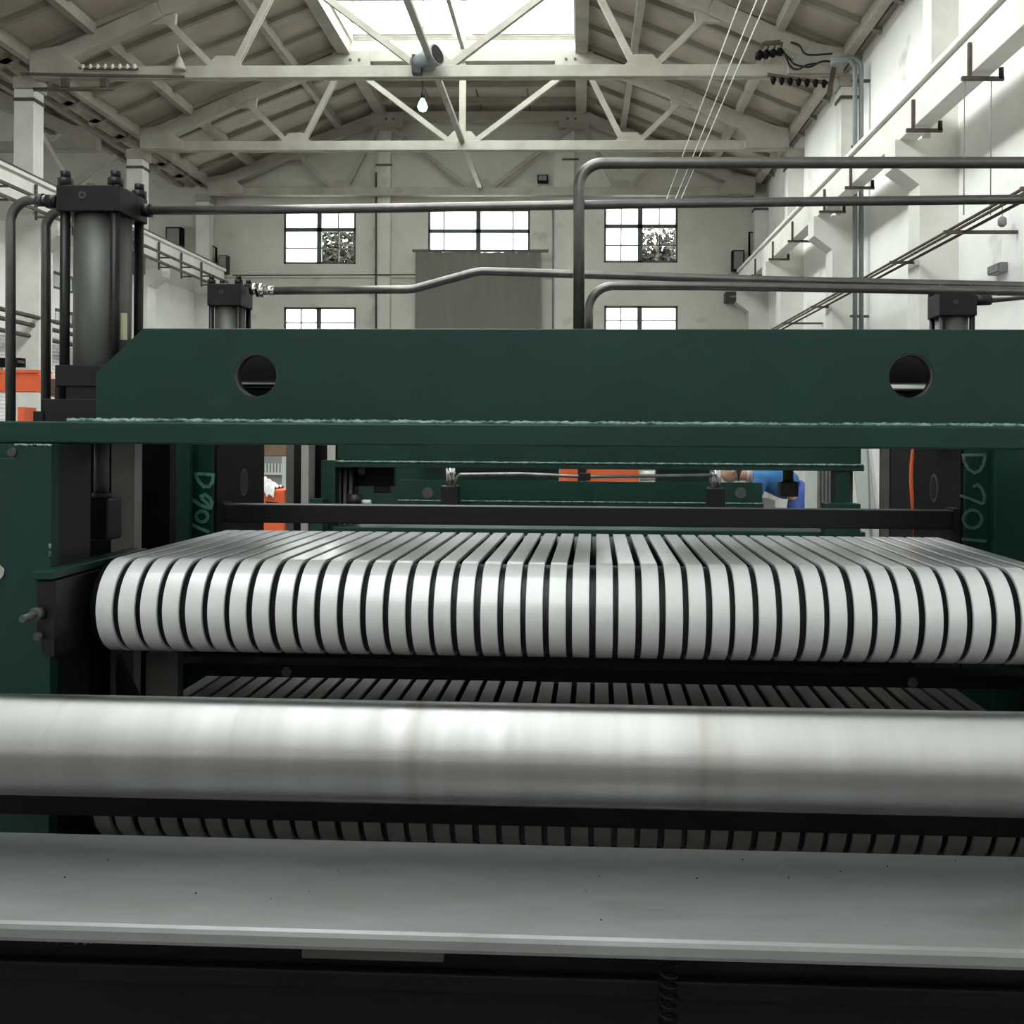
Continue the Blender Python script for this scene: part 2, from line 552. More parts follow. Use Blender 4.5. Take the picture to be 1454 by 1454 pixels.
ceiling = thing('ceiling', None, None, (0, 0, 0), kind='structure')
US = [-9.75, -7.60, -6.06, -4.65, -3.30]
STEP = 1.375
for sgn in (-1, 1):
    for i in range(4):
        u0, u1 = US[i], US[i + 1]
        z0, z1 = roof_z(u0), roof_z(u1)
        k = 0
        y = 16.2
        while y < YF - 0.1:
            j = random.uniform(-0.012, 0.012)
            m_ = MB()
            x0, x1 = XC - sgn * u0, XC - sgn * u1
            m_.add([(x0, y + .02, z0 + j), (x1, y + .02, z1 + j), (x1, y + STEP - .02, z1 + j), (x0, y + STEP - .02, z0 + j),
                    (x0, y + .02, z0 + .12), (x1, y + .02, z1 + .12), (x1, y + STEP - .02, z1 + .12), (x0, y + STEP - .02, z0 + .12)],
                   [(0, 3, 2, 1), (4, 5, 6, 7), (0, 1, 5, 4), (1, 2, 6, 5), (2, 3, 7, 6), (3, 0, 4, 7)])
            part('roof_panel', m_, M['roof'], ceiling)
            part('roof_rib', MB().bar((x0, y, z0 - .05), (x1, y, z1 - .05), 0.16, 0.13), M['roof_rib'], ceiling)
            y += STEP
        m_ = MB()
        m_.add([(x0, YN, z0), (x1, YN, z1), (x1, 16.2, z1), (x0, 16.2, z0), (x0, YN, z0 + .12), (x1, YN, z1 + .12), (x1, 16.2, z1 + .12), (x0, 16.2, z0 + .12)],
               [(0, 3, 2, 1), (4, 5, 6, 7), (0, 1, 5, 4), (1, 2, 6, 5), (2, 3, 7, 6), (3, 0, 4, 7)])
        part('roof_slab', m_, M['roof'], ceiling)
        part('roof_backing', MB().add([(x0, 16.2, z0 + .13), (x1, 16.2, z1 + .13), (x1, YF + .3, z1 + .13), (x0, YF + .3, z0 + .13),
                                       (x0, 16.2, z0 + .2), (x1, 16.2, z1 + .2), (x1, YF + .3, z1 + .2), (x0, YF + .3, z0 + .2)],
                                      [(0, 3, 2, 1), (4, 5, 6, 7), (0, 1, 5, 4), (1, 2, 6, 5), (2, 3, 7, 6), (3, 0, 4, 7)]), M['roof_rib'], ceiling)
    for u in (-9.05, -7.60, -4.65):
        z = roof_z(u) - 0.16
        x = XC - sgn * u
        a = 0.42 * (-1 if sgn < 0 else 1)
        part('purlin', MB().box(x - 0.09, x + 0.09, YN, YF, z - 0.12, z + 0.14), M['truss'], ceiling)
    x = XC + sgn * 3.28
    part('kerb_beam', MB().box(x - 0.17, x + 0.17, YN, YF, 10.56, 10.95), M['truss'], ceiling)
for i in range(4):                 # flat roof of the last bay
    for k in range(4):
        y = 27.3 + k * STEP
        x0 = XC - 3.2 + i * 1.6
        part('roof_panel', MB().box(x0 + .02, x0 + 1.58, y, y + STEP - .04, 10.85, 11.0), M['roof'], ceiling)
        if i == 0:
            part('roof_rib', MB().box(XC - 3.2, XC + 3.2, y - .07, y + .07, 10.68, 10.85), M['roof_rib'], ceiling)
part('roof_backing', MB().box(XC - 3.3, XC + 3.3, 27.2, YF + 0.3, 11.0, 11.1), M['roof_rib'], ceiling)

# ---- dark roof of the left nave
for sgn in (-1, 1):
    for i in range(4):
        u0, u1 = US[i], (US[i + 1] if i < 3 else 0.0)
        z0, z1 = roof_z(u0), roof_z(u1) + (0.9 if i == 3 else 0)
        x0, x1 = XC2 - sgn * u0, XC2 - sgn * u1
        for k in range(8):
            y = 21.7 + k * STEP
            m_ = MB()
            m_.add([(x0, y + .02, z0), (x1, y + .02, z1), (x1, y + STEP - .02, z1), (x0, y + STEP - .02, z0),
                    (x0, y + .02, z0 + .12), (x1, y + .02, z1 + .12), (x1, y + STEP - .02, z1 + .12), (x0, y + STEP - .02, z0 + .12)],
                   [(0, 3, 2, 1), (4, 5, 6, 7), (0, 1, 5, 4), (1, 2, 6, 5), (2, 3, 7, 6), (3, 0, 4, 7)])
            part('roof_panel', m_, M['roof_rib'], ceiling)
            part('roof_rib', MB().bar((x0, y, z0 - .05), (x1, y, z1 - .05), 0.16, 0.13), M['roof_rib'], ceiling)
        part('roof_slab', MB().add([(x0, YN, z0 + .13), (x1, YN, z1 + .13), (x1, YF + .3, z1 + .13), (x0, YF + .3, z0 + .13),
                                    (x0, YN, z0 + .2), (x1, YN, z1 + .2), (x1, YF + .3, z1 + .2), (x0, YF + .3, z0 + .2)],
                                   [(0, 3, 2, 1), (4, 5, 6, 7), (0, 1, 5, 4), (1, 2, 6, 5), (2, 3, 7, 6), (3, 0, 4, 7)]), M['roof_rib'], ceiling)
    for u in (-9.05, -7.60, -4.65):
        z = roof_z(u) - 0.16
        x = XC2 - sgn * u
        part('purlin', MB().box(x - 0.09, x + 0.09, 16.2, YF, z - 0.12, z + 0.14), M['roof_rib'], ceiling)

# ---- the roof lantern: window_1
lan = thing('window_1', None, None, (XC, 27.2, 10.95), kind='structure')
for sgn in (-1, 1):
    x = XC + sgn * 3.12
    part('sill', MB().box(x - 0.06, x + 0.06, YN, 27.2, 10.95, 11.12), M['concrete'], lan)
    part('eave_rail', MB().box(x - 0.05, x + 0.05, YN, 27.2, 12.35, 12.5), M['truss'], lan)
    for k in range(21):
        y = 27.2 - k * 2.75
        if y - 2.75 < YN:
            break
        part('pane', MB().box(x - 0.006, x + 0.006, y - 2.70, y - 0.05, 11.12, 12.35), M['glass'], lan)
        part('pane', MB().add([(x, y - 2.70, 12.5), (x, y - .05, 12.5), (XC, y - .05, 13.3), (XC, y - 2.70, 13.3),
                               (x, y - 2.70, 12.51), (x, y - .05, 12.51), (XC, y - .05, 13.31), (XC, y - 2.70, 13.31)],
                              [(0, 3, 2, 1), (4, 5, 6, 7), (0, 1, 5, 4), (1, 2, 6, 5), (2, 3, 7, 6), (3, 0, 4, 7)]), M['glass'], lan)
        part('mullion', MB().box(x - 0.04, x + 0.04, y - 0.05, y, 11.12, 12.35), M['truss'], lan)
        part('rafter', MB().bar((x, y - .025, 12.48), (XC, y - .025, 13.28), 0.08, 0.05), M['truss'], lan)
part('end_wall', MB().box(XC - 3.15, XC + 3.15, 27.22, 27.36, 10.72, 11.2), M['plaster'], lan)
for i in range(4):
    x0 = XC - 3.1 + i * 1.55
    top = lambda x: 12.4 + (3.12 - abs(x - XC)) * 0.256
    part('pane', MB().prism([(x0 + .03, 11.2), (x0 + 1.52, 11.2), (x0 + 1.52, top(x0 + 1.52)), (x0 + .03, top(x0 + .03))], 'y', 27.28, 27.292), M['glass'], lan)
for x in (XC - 3.1, XC + 3.1):
    part('mullion', MB().box(x - .04, x + .04, 27.24, 27.33, 11.2, 12.5), M['truss'], lan)
part('transom', MB().box(XC - 3.1, XC - 0.3, 27.12, 27.22, 11.14, 11.26), M['concrete'], lan)
part('transom', MB().box(XC + 0.25, XC + 3.05, 27.12, 27.22, 11.14, 11.26), M['concrete'], lan)


# ---- windows of the far wall
def far_window(idx, rect, mull, trans, fine_x=(), fine_y=(), open_panes=(), dark=None):
    x0, x1, z0, z1 = rect
    w = thing('window_%d' % idx, None, None, (x0, YF, z0), kind='structure')
    f = 0.07
    ya, yb = YF + 0.02, YF + 0.12
    for b in ((x0, x0 + f, z0, z1), (x1 - f, x1, z0, z1), (x0, x1, z0, z0 + f), (x0, x1, z1 - f, z1)):
        part('frame_bar', MB().box(b[0], b[1], ya, yb, b[2], b[3]), M['frame'], w)
    xs = [x0] + list(mull) + [x1]
    zs = [z0] + list(trans) + [z1]
    for m_ in mull:
        part('frame_bar', MB().box(m_ - .075, m_ + .075, ya, yb, z0, z1), M['frame'], w)
    for t in trans:
        part('frame_bar', MB().box(x0, x1, ya, yb, t - .06, t + .06), M['frame'], w)
    for i in range(len(xs) - 1):
        for j in range(len(zs) - 1):
            if (i, j) in open_panes:
                continue
            part('pane', MB().box(xs[i] + .05, xs[i + 1] - .05, YF + .06, YF + .07, zs[j] + .05, zs[j + 1] - .05), M['frosted'], w)
    for fx in fine_x:
        part('glazing_bar', MB().box(fx - .018, fx + .018, YF + .03, YF + .09, z0, z1), M['frame'], w)
    for fz in fine_y:
        part('glazing_bar', MB().box(x0, x1, YF + .03, YF + .09, fz - .018, fz + .018), M['frame'], w)
    return w


def fx(px):
    return hy(px, 340, YF).x


def fz(py, px=800):
    return hy(px, py, YF).z


far_window(2, W_UL, [fx(453)], [fz(326, 450)], open_panes=((1, 0),), fine_x=(fx(480),), fine_y=(fz(352, 450),))
far_window(3, W_UC, [fx(679)], [fz(328, 680)], fine_x=(fx(630), fx(728)))
far_window(4, W_UR, [fx(909)], [fz(321, 910)], open_panes=((1, 0),), fine_x=(fx(882), fx(936)), fine_y=(fz(348, 910),))
far_window(5, W_LL, [fx(453)], [fz(485, 450)], fine_x=(fx(428),), fine_y=(fz(458, 450),))
far_window(6, W_LR, [fx(909)], [fz(485, 910)], fine_x=(fx(882),), fine_y=(fz(455, 910),))
for i, (y0, y1, z0, z1) in enumerate(LW):
    w = thing('window_%d' % (7 + i), None, None, (XL, y0, z0), kind='structure')
    for b in ((y0, y0 + .06, z0, z1), (y1 - .06, y1, z0, z1), (y0, y1, z0, z0 + .06), (y0, y1, z1 - .06, z1), ((y0 + y1) / 2 - .03, (y0 + y1) / 2 + .03, z0, z1)):
        part('frame_bar', MB().box(XL - .12, XL - .02, b[0], b[1], b[2], b[3]), M['frame'], w)
    for k in (0, 1):
        ya = y0 + (y1 - y0) * k / 2
        part('pane', MB().box(XL - .075, XL - .065, ya + .06, ya + (y1 - y0) / 2 - .06, z0 + .06, z1 - .06), M['frosted'], w)

# trees outside the far windows
def tree(x, y, z_top, r, label):
    t = thing('tree', label, 'tree', (x, y, FL), group=None)
    part('trunk', MB().tube([(x, y, FL), (x + .1, y, z_top - r)], [0.2, 0.12], 8), M['bark'], t)
    m_ = MB()
    rr = random.Random(int(abs(x) * 100))
    for k in range(3600):
        d = Vector((rr.gauss(0, 1), rr.gauss(0, 1), rr.gauss(0, 1))).normalized() * (r * rr.uniform(0.3, 1.0))
        c = Vector((x, y, z_top - r)) + Vector((d.x, d.y * 0.6, d.z * 1.15))
        a = Vector((rr.gauss(0, 1), rr.gauss(0, 1), rr.gauss(0, 1))).normalized()
        b = a.orthogonal().normalized()
        s = rr.uniform(0.08, 0.19)
        m_.add([c - a * s, c + b * s * .5, c + a * s, c - b * s * .6], [(0, 1, 2, 3)])
    part('foliage', m_, M['leaf'], t, kind='stuff')


tree(hy(480, 350, 39).x, 39, 8.4, 2.0, 'dark leafy tree seen through the open pane of the upper left far window')
tree(hy(940, 350, 39).x, 39, 8.3, 2.0, 'dark leafy tree seen through the open pane of the upper right far window')


# ================================================================== columns and trusses
def column(side, Y, label):
    s = 1 if side == 'right' else -1
    xi = XC + s * 8.95                     # inner face of the upper shaft
    xw = XR if s > 0 else XL
    xc = XC + s * 8.36                     # corbel tip
    xl = XC + s * 8.76                     # inner face of the lower shaft
    c = thing('wall_column', label, 'column', (xw, Y, FL), group='concrete columns along the %s wall' % side)
    part('upper_shaft', MB().box(xi, xw, Y, Y + 0.42, 4.9, 8.0), M['concrete'], c)
    part('lower_shaft', MB().box(xl, xw, Y - 0.05, Y + 0.5, FL, 4.9), M['concrete'], c)
    part('corbel', MB().prism([(xl, 4.15), (xc, 4.45), (xc, 4.88), (xl, 4.88)], 'y', Y - 0.05, Y + 0.5), M['concrete'], c)
    part('capital', MB().box(xi - s * .05, xw, Y - .05, Y + .47, 7.72, 7.98), M['truss'], c)
    part('collar', MB().box(xi - s * .03, xw, Y - .03, Y + .45, 7.45, 7.52), M['rust'], c)
    return c


for nm, Y, L_, R_ in (('', 16.2, None, 'whitewashed column on the right wall, nearest one, lower shaft with corbel in frame'),
                      ('', 21.7, 'whitewashed column on the left wall carrying the front truss', 'whitewashed column on the right wall carrying the front truss, grey conduits beside it'),
                      ('', 27.2, 'whitewashed column on the left wall carrying the second truss', 'whitewashed column on the right wall carrying the second truss')):
    if L_:
        column('left', Y, L_)
    column('right', Y, R_)
column('left', 32.2, 'whitewashed column in the far left corner of the hall')
column('right', 32.2, 'whitewashed column in the far right corner of the hall')


def truss(Y, label, post=False, XC=XC):
    t = thing('roof_truss', label, 'truss', (XC, Y, 8.0), group='roof trusses across the hall')
    m = M['truss']

    def P(u, z):
        return (XC + u, Y, z)
    zb = 8.05
    for dy, nm in ((-.07, 'bottom_chord'), (.07, 'bottom_chord')):
        part(nm, MB().box(XC - 8.9, XC + 8.9, Y + dy - .05, Y + dy + .05, zb - .13, zb + .13), m, t, bevel=0.01)
    for s in (-1, 1):
        A, B, C = (s * 8.75, 8.22), (s * 6.06, 9.44), (s * 3.3, 10.50)
        part('top_chord', MB().bar(P(*A), P(*B), 0.36, 0.28), m, t, bevel=0.015)
        part('top_chord', MB().bar(P(*B), P(*C), 0.34, 0.28), m, t, bevel=0.015)
        part('end_block', MB().prism([(XC + s * 8.95, 7.95), (XC + s * 8.95, 8.5), (XC + s * 8.3, 8.62), (XC + s * 7.75, 8.15), (XC + s * 7.75, 7.95)], 'y', Y - .17, Y + .17), m, t, bevel=0.01)
        for a, b in ((B, (s * 4.75, zb)), (C, (s * 4.5, zb)), (C, (s * 0.18, zb))):
            a2 = (a[0], a[1] - .1)
            for dy in (-.045, .045):
                part('diagonal', MB().bar((XC + a2[0], Y + dy, a2[1]), (XC + b[0], Y + dy, b[1]), 0.14, 0.05), m, t)
        part('gusset_plate', MB().prism([(XC + s * 4.62 - .42, zb + .12), (XC + s * 4.62 + .42, zb + .12), (XC + s * 4.62 + .2, zb + .36), (XC + s * 4.62 - .2, zb + .36)], 'y', Y - .09, Y + .09), m, t)
        part('gusset_plate', MB().prism([(XC + B[0] - .3, B[1] - .32), (XC + B[0] + .3, B[1] - .32), (XC + B[0] + .35, B[1] + .1), (XC + B[0] - .35, B[1] + .1)], 'y', Y - .06, Y + .06), m, t)
        part('gusset_plate', MB().prism([(XC + C[0] - s * .75, C[1] - .38), (XC + C[0] + s * .25, C[1] - .38), (XC + C[0] + s * .3, C[1] + .12), (XC + C[0] - s * .75, C[1] + .14)], 'y', Y - .15, Y + .15), m, t)
        for dx in (-.45, -.2):
            part('bolt', MB().tube([(XC + C[0] + s * dx, Y - .17, C[1] - .1), (XC + C[0] + s * dx, Y - .14, C[1] - .1)], .04, 8), M['rust'], t)
    part('top_chord', MB().box(XC - 3.3, XC + 3.3, Y - .13, Y + .13, 10.36, 10.66), m, t, bevel=0.015)
    part('gusset_plate', MB().prism([(XC - .5, zb + .12), (XC + .5, zb + .12), (XC + .24, zb + .4), (XC - .24, zb + .4)], 'y', Y - .09, Y + .09), m, t)
    if post:
        part('post', MB().box(XC - .09, XC + .09, Y - .06, Y + .06, zb, 13.2), m, t)
    return t


truss(21.7, 'pale steel roof truss nearest the camera, with the dark floodlight on its lower chord')
truss(27.2, 'pale steel roof truss standing second, under the end of the skylight, with a central post', post=True)
truss(32.25, 'dull steel roof truss close against the far gable wall')

truss(27.2, 'dim roof truss of the dark left nave, level with the second column', XC=XC2)
# longitudinal ties along the hall's middle
m_ = MB()
m_.bar((XC, 14.0, 8.18), (XC, 32.2, 8.18), 0.14, 0.10, up=(0, 0, 1))
solo('roof_tie', m_, M['truss'], 'long pale tie running away along the lower chords at mid hall', 'tie beam', (XC, 14.0, 8.1))
m_ = MB().bar((XC, 14.0, 10.75), (XC, 27.1, 10.75), 0.10, 0.10, up=(0, 0, 1))
solo('roof_tie', m_, M['truss'], 'thin tie running away high up under the skylight', 'tie beam', (XC, 14.0, 10.7))

# slender braces at the left columns
a, b = hy(48, 172, 22.0), hy(96, 256, 24.5)
solo('column_brace', MB().bar(a, b, .09, .09), M['truss'], 'thin pale brace slanting down behind the black cylinder cap', 'brace', b)
a, b = hy(166, 222, 27.2), hy(105, 262, 27.2)
solo('column_brace', MB().bar(a, b, .14, .10), M['truss'], 'pale knee brace slanting down left from the second left column', 'brace', b)


# ================================================================== crane beams
def crane_beam(side):
    s = 1 if side == 'right' else -1
    xa, xb = XC + s * 8.43, XC + s * 8.72
    g = thing('crane_beam', 'whitewashed crane runway beam along the %s wall with its rail on top' % side, 'crane beam', (xa, 2, 4.88))
    part('beam', MB().box(xa, xb, 2, YF - .5, 4.88, 5.38), M['concrete'], g, bevel=0.012)
    part('top_flange', MB().box(xa - s * .06, xb + s * .05, 2, YF - .5, 5.42, 5.50), M['concrete'], g, bevel=0.008)
    part('packing', MB().box(xa + s * .02, xb, 2, YF - .5, 5.38, 5.42), M['concrete'], g)
    part('rail', MB().box(xa + s * .06, xa + s * .13, 2, YF - .5, 5.50, 5.60), M['rust'], g)
    if s > 0:
        for y in (13.2, 15.4, 18.9, 20.9, 24.0, 26.4, 29):
            br = part('bracket', MB().box(xa - .05, xa - .01, y, y + .05, 4.80, 5.28), M['rust'], g)
            part('arm', MB().bar((xa - .14, y, 4.80), (xa + .42, y + .02, 4.80), .05, .05), M['rust'], br)
            part('insulator', MB().tube([(xa + .38, y, 4.80), (xa + .38, y, 4.94)], .035, 8), M['black'], br)
    else:
        for z in (4.98, 4.72):
            part('conductor_bar', MB().box(xa + .26, xa + .32, 8, YF - 1, z - .03, z + .03), M['rust'], g)
        for k in range(11):
            y = 14.6 + k * 1.55
            br = part('bracket', MB().box(xa + .02, xa + .06, y, y + .06, 4.60, 5.36), M['rust'], g)
            for z in (4.93, 4.66):
                part('arm', MB().bar((xa + .04, y + .03, z), (xa + .36, y + .03, z), .04, .04), M['rust'], br)
        part('hanger_box', MB().box(xa + .02, xa + .34, 25.1, 25.5, 4.2, 4.75), M['rust'], g)
    return g


crane_beam('right')
crane_beam('left')

# conductor pipes bracketed off the right wall
X_CP = 5.35
cp = thing('conductor_line', 'twin conductor pipes running away along the right wall below the crane beam', 'pipe', (X_CP, 9, 2.98))
for dx, dz in ((0, 0), (.07, -.05), (.02, .07)):
    part('pipe', MB().tube([(X_CP + dx, 9, 2.98 + dz), (X_CP + dx, YF - 1, 2.98 + dz)], .022, 8), M['rust'], cp)
for y in (11.6, 14.0, 16.4, 19.0, 21.9, 25, 27.4):
    part('bracket', MB().bar((X_CP - .22, y, 2.93), (5.52 if y in (16.4, 21.9, 27.4) else XR - .003, y, 2.93), .045, .045, up=(0, 0, 1)), M['rust'], cp)
# thin hanging wires and a hanging weight on the right wall
for i, (px, y0, y1) in enumerate(((1363, 110, 312), (1390, 118, 300))):
    X = (5.10, 5.45)[i]
    a, b = Vector((X, 13.2, 4.80)), Vector((X, 13.2, 2.99))
    solo('hanging_wire', MB().tube([a, b], .008, 6), M['conduit'], ['thin wire hanging from the dark bracket under the right crane beam, left one',
         'thin wire hanging under the right crane beam, right one of the two'][i], 'wire', b)
a, b, c = hx(1423, 286, 6.0), hx(1423, 308, 6.0), hx(1423, 322, 6.0)
hw = thing('pendant_lamp', 'small grey lamp hanging on a wire in front of the bright right wall', 'lamp', c)
part('cord', MB().tube([a, b], .006, 6), M['conduit'], hw)
part('lamp_body', MB().tube([b, b - Vector((0, 0, .03)), c + Vector((0, 0, .03)), c], [.03, .06, .06, .03], 12), M['grey_paint'], hw)
a = hx(1423, 382, XR)
jb = thing('junction_box', 'small grey junction box low on the bright right wall', 'box', a)
part('body', MB().box(XR - .12, XR, a.y - .2, a.y + .2, a.z - .07, a.z + .07), M['grey_paint'], jb, bevel=.01)
part('cover', MB().box(XR - .14, XR - .12, a.y - .18, a.y + .18, a.z - .055, a.z + .055), M['conduit'], jb)

# conduits beside the front right column and the cable tangle at its head
for i in range(2):
    p = [hy(1180, 84 + i * 6, 21.05), hy(1214 + i * 9, 84 - i * 8, 21.05), hy(1214 + i * 9, 470, 21.05)]
    t = thing('conduit', ['grey conduit bending down the front right column, inner of the two', 'grey conduit bending down the front right column, outer of the two'][i], 'conduit', p[2])
    part('tube', MB().tube(fillet(p, .35), .05, 12), M['conduit'], t)
    for z in (7.6, 6.2, 3.4, 2.6):
        part('clamp', MB().box(p[1].x - .06, XR - .001, 21.06 + .04 * i, 21.10 + .04 * i, z, z + .05), M['rust'], t)
cables = [[(1123, 60), (1135, 63), (1142, 78), (1160, 78), (1182, 76)],
          [(1112, 72), (1122, 95), (1132, 100), (1145, 92), (1160, 90)],
          [(1105, 68), (1118, 80), (1128, 92), (1150, 96), (1168, 86), (1184, 88)]]
for i, pts in enumerate(cables):
    p = [hy(x, y, 21.52 - .42 * k / (len(pts) - 1)) for k, (x, y) in enumerate(pts)]
    solo('cable', MB().tube(fillet(p, .25), .022, 8), M['black'],
         ['upper black cable looping from the conduit heads to the front truss', 'short black cable sagging in the tangle by the front right column',
          'lowest black cable sagging along the front truss to the conduits'][i], 'cable', p[0])
m_ = MB()
ib = thing('insulator_rack', 'dark rack of insulators under the right end of the front truss', 'insulator rack', hy(1130, 118, 21.53))
part('rail', MB().bar(hy(1090, 106, 21.53), hy(1176, 118, 21.53), .06, .06), M['rust'], ib)
part('plate', MB().bar(hy(1184, 96, 21.53), hy(1177, 134, 21.53), .1, .05), M['rust'], ib)
for k in range(7):
    c = hy(1098 + k * 12, 112 + k * .8, 21.53)
    part('insulator', MB().tube([c + Vector((0, 0, .05)), c, c - Vector((0, 0, .06)), c - Vector((0, 0, .12))], [.03, .07, .05, .03], 8), M['dark'], ib)
ib = thing('switch_gear', 'tangled dark switch gear hung above the right end of the front truss', 'switch gear', hy(1103, 70, 21.3))
part('bar', MB().bar(hy(1085, 62, 21.3), hy(1108, 60, 21.3), .08, .08), M['rust'], ib)
for k in range(4):
    a = hy(1076 + k * 10, 84 - k * 2, 21.3)
    b = hy(1084 + k * 9, 60, 21.3)
    part('arm', MB().bar(a, b, .05, .05), M['rust'], ib)
    part('insulator', MB().tube([a, a + (b - a) * .3, a + (b - a) * .5], [.07, .09, .04], 8), M['dark'], ib)
for i, r in enumerate((.365, .402, .425)):
    X, Z = 7.7 * r, 7.7
    solo('overhead_wire', MB().tube([(X, 13, Z), (X, YF - .4, Z)], .012, 6), M['plaster'],
         ['pale overhead wire running away under the right roof slope, left of three', 'pale overhead wire running away under the right roof slope, middle of three',
          'pale overhead wire running away under the right roof slope, right of three'][i], 'wire', (X, 13, Z))

# insulator row and dark pipe at the left end of the front truss
ir = thing('insulator_rack', 'rusty rack of small insulators at the left end of the front truss', 'insulator rack', hy(120, 100, 21.53))
part('rail', MB().bar(hy(30, 105, 21.53), hy(262, 109, 21.53), .05, .05), M['rust'], ir)
part('rail', MB().bar(hy(112, 97, 21.53), hy(196, 98, 21.53), .04, .04), M['rust'], ir)
part('pipe', MB().tube([hy(48, 127, 21.53), hy(162, 126, 21.53)], .045, 10), M['rust'], ir)
for k in range(8):
    c = hy(118 + k * 10.5, 95, 21.53)
    part('insulator', MB().tube([c - Vector((0, 0, .05)), c, c + Vector((0, 0, .06))], [.03, .045, .02], 8), M['concrete'], ir)
for px in (93, 148):
    c = hy(px, 118, 21.53)
    part('clamp', MB().box(c.x - .07, c.x + .07, c.y - .06, c.y + .06, c.z - .09, c.z + .09), M['rust'], ir)

# lamps
c = hy(255, 96, 21.53)
l = thing('bell_lamp', 'small pale bell lamp on the left part of the front truss', 'lamp', c)
part('shade', MB().tube([c - Vector((0, 0, .06)), c, c + Vector((0, 0, .18)), c + Vector((0, 0, .24))], [.14, .13, .06, .03], 14), M['truss'], l)
part('stem', MB().tube([c + Vector((0, 0, .24)), c + Vector((-.06, 0, .5))], .018, 6), M['truss'], l)
c = hy(602, 86, 21.35)
l = thing('floodlight', 'dark drum floodlight on the lower chord at the middle of the front truss', 'lamp', c)
part('drum', MB().tube([c + Vector((-.22, .1, -.05)), c + Vector((.05, -.05, 0)), c + Vector((.32, -.2, .06))], [.17, .21, .23], 18), M['conduit'], l)
part('lens', MB().tube([c + Vector((.32, -.2, .06)), c + Vector((.335, -.208, .063))], .20, 18), M['dark'], l)
part('bracket', MB().box(c.x - .25, c.x - .05, c.y - .1, c.y + .1, c.z - .3, c.z + .1), M['black'], l)
c = hy(600, 149, 24.5)
l = thing('hanging_bulb', 'glowing green-white bulb hanging behind the front truss', 'lamp', c)
part('bulb', MB().tube([c + Vector((0, 0, -.17)), c + Vector((0, 0, -.14)), c + Vector((0, 0, -.05)), c + Vector((0, 0, .06)), c + Vector((0, 0, .16))], [.02, .09, .13, .09, .04], 14), M['bulb'], l)
part('socket', MB().tube([c + Vector((0, 0, .16)), c + Vector((0, 0, .3))], .045, 10), M['dark'], l)
top = Vector((c.x, c.y, roof_z(c.x - XC) + .3))
part('cord', MB().tube([c + Vector((0, 0, .3)), Vector((c.x, c.y, 10.9))], .012, 6), M['dark'], l)
part('hanger', MB().box(c.x - 3.5, XC + 3.3, c.y - .03, c.y + .03, 10.9, 10.96), M['truss'], l)

# ---- fittings on the far wall
a, b = hy(590, 357, YF - .35), hy(768, 357, YF - .35)
cu = thing('hanging_curtain', 'large plain grey curtain covering the doorway in the far wall', 'curtain', ((a.x + b.x) / 2, YF - .35, FL))
m_ = MB()
N = 36
for r_ in range(2):
    pass
vs, fs = [], []
for i in range(N + 1):
    x = a.x + (b.x - a.x) * i / N
    yy = YF - .35 + .006 * math.sin(i * 1.9) + random.uniform(-.003, .003)
    vs += [(x, yy, FL), (x, yy - .02, a.z - random.uniform(0, .05))]
fs = [(2 * i, 2 * i + 2, 2 * i + 3, 2 * i + 1) for i in range(N)]
k = len(vs)
vs += [(p[0], p[1] + .03, p[2]) for p in vs]
fs += [tuple(q + k for q in f[::-1]) for f in fs]
m_.add(vs, fs, False)
part('cloth', m_, M['shutter'], cu)
part('top_rail', MB().box(a.x - .1, b.x + .25, YF - .40, YF - .30, a.z - .02, a.z + .06), M['frame'], cu)


def wall_box(name, label, cat, x0, y0, x1, y1, material, Y=YF, d=.25, cover=True):
    a, b = hy(x0, y0, Y - d), hy(x1, y1, Y - d)
    t = thing(name, label, cat, (a.x, Y - d, b.z))
    part('body', MB().box(a.x, b.x, Y - d, Y, b.z, a.z), material, t, bevel=.01)
    if cover:
        q = .12 * (b.x - a.x)
        part('cover', MB().box(a.x + q, b.x - q, Y - d - .03, Y - d, b.z + q, a.z - q), M['grey_paint'], t)
    return t


wall_box('wall_lamp', 'small dark box lamp high on the far wall right of the middle', 'lamp', 763, 248, 778, 258, M['dark'])
wall_box('alarm_box', 'dark loudspeaker-like box on the far wall by the left column', 'box', 235, 322, 257, 352, M['dark'], d=.3)
wall_box('alarm_box', 'grey box low on the far wall beside the left wire frame', 'box', 310, 362, 322, 388, M['midgrey'], d=.3)
wall_box('switch_box', 'dark switch box on the far wall by the right crane beam end', 'box', 1040, 355, 1057, 384, M['dark'], d=.3)
wall_box('vent_box', 'grey bracketed vent box below the right crane beam end', 'box', 1031, 414, 1079, 428, M['midgrey'], d=.5)
for nm, lab, pts in (('wire_frame', 'small dark wire frame on the far wall at the left crane beam end', [(296, 388), (296, 345), (307, 352), (307, 386)]),
                     ('wire_frame', 'small dark wire frame on the far wall at the right crane beam end', [(1064, 365), (1064, 330), (1081, 330), (1081, 352)])):
    solo(nm, MB().tube([hy(x, y, YF - .2) for x, y in pts], .04, 6), M['dark'], lab, 'wire frame', hy(*pts[0], YF - .2))
solo('wall_pipe', MB().tube([hy(785, 290, YF - .36), hy(785, 470, YF - .36)], .03, 8), M['conduit'], 'thin grey pipe running down the far wall right of the curtain', 'pipe', hy(785, 470, YF - .36))
solo('wall_pipe', MB().tube([hy(534, 245, YF - .34), hy(534, 470, YF - .34)], .035, 8), M['rust'], 'rusty pipe running down the far wall left of the curtain', 'pipe', hy(534, 470, YF - .34))
solo('wall_cable', MB().tube([hy(330, 391, YF - .34), hy(590, 390, YF - .34)], .02, 6), M['dark'], 'dark cable running level along the far wall left of the curtain', 'cable', hy(330, 391, YF - .34))
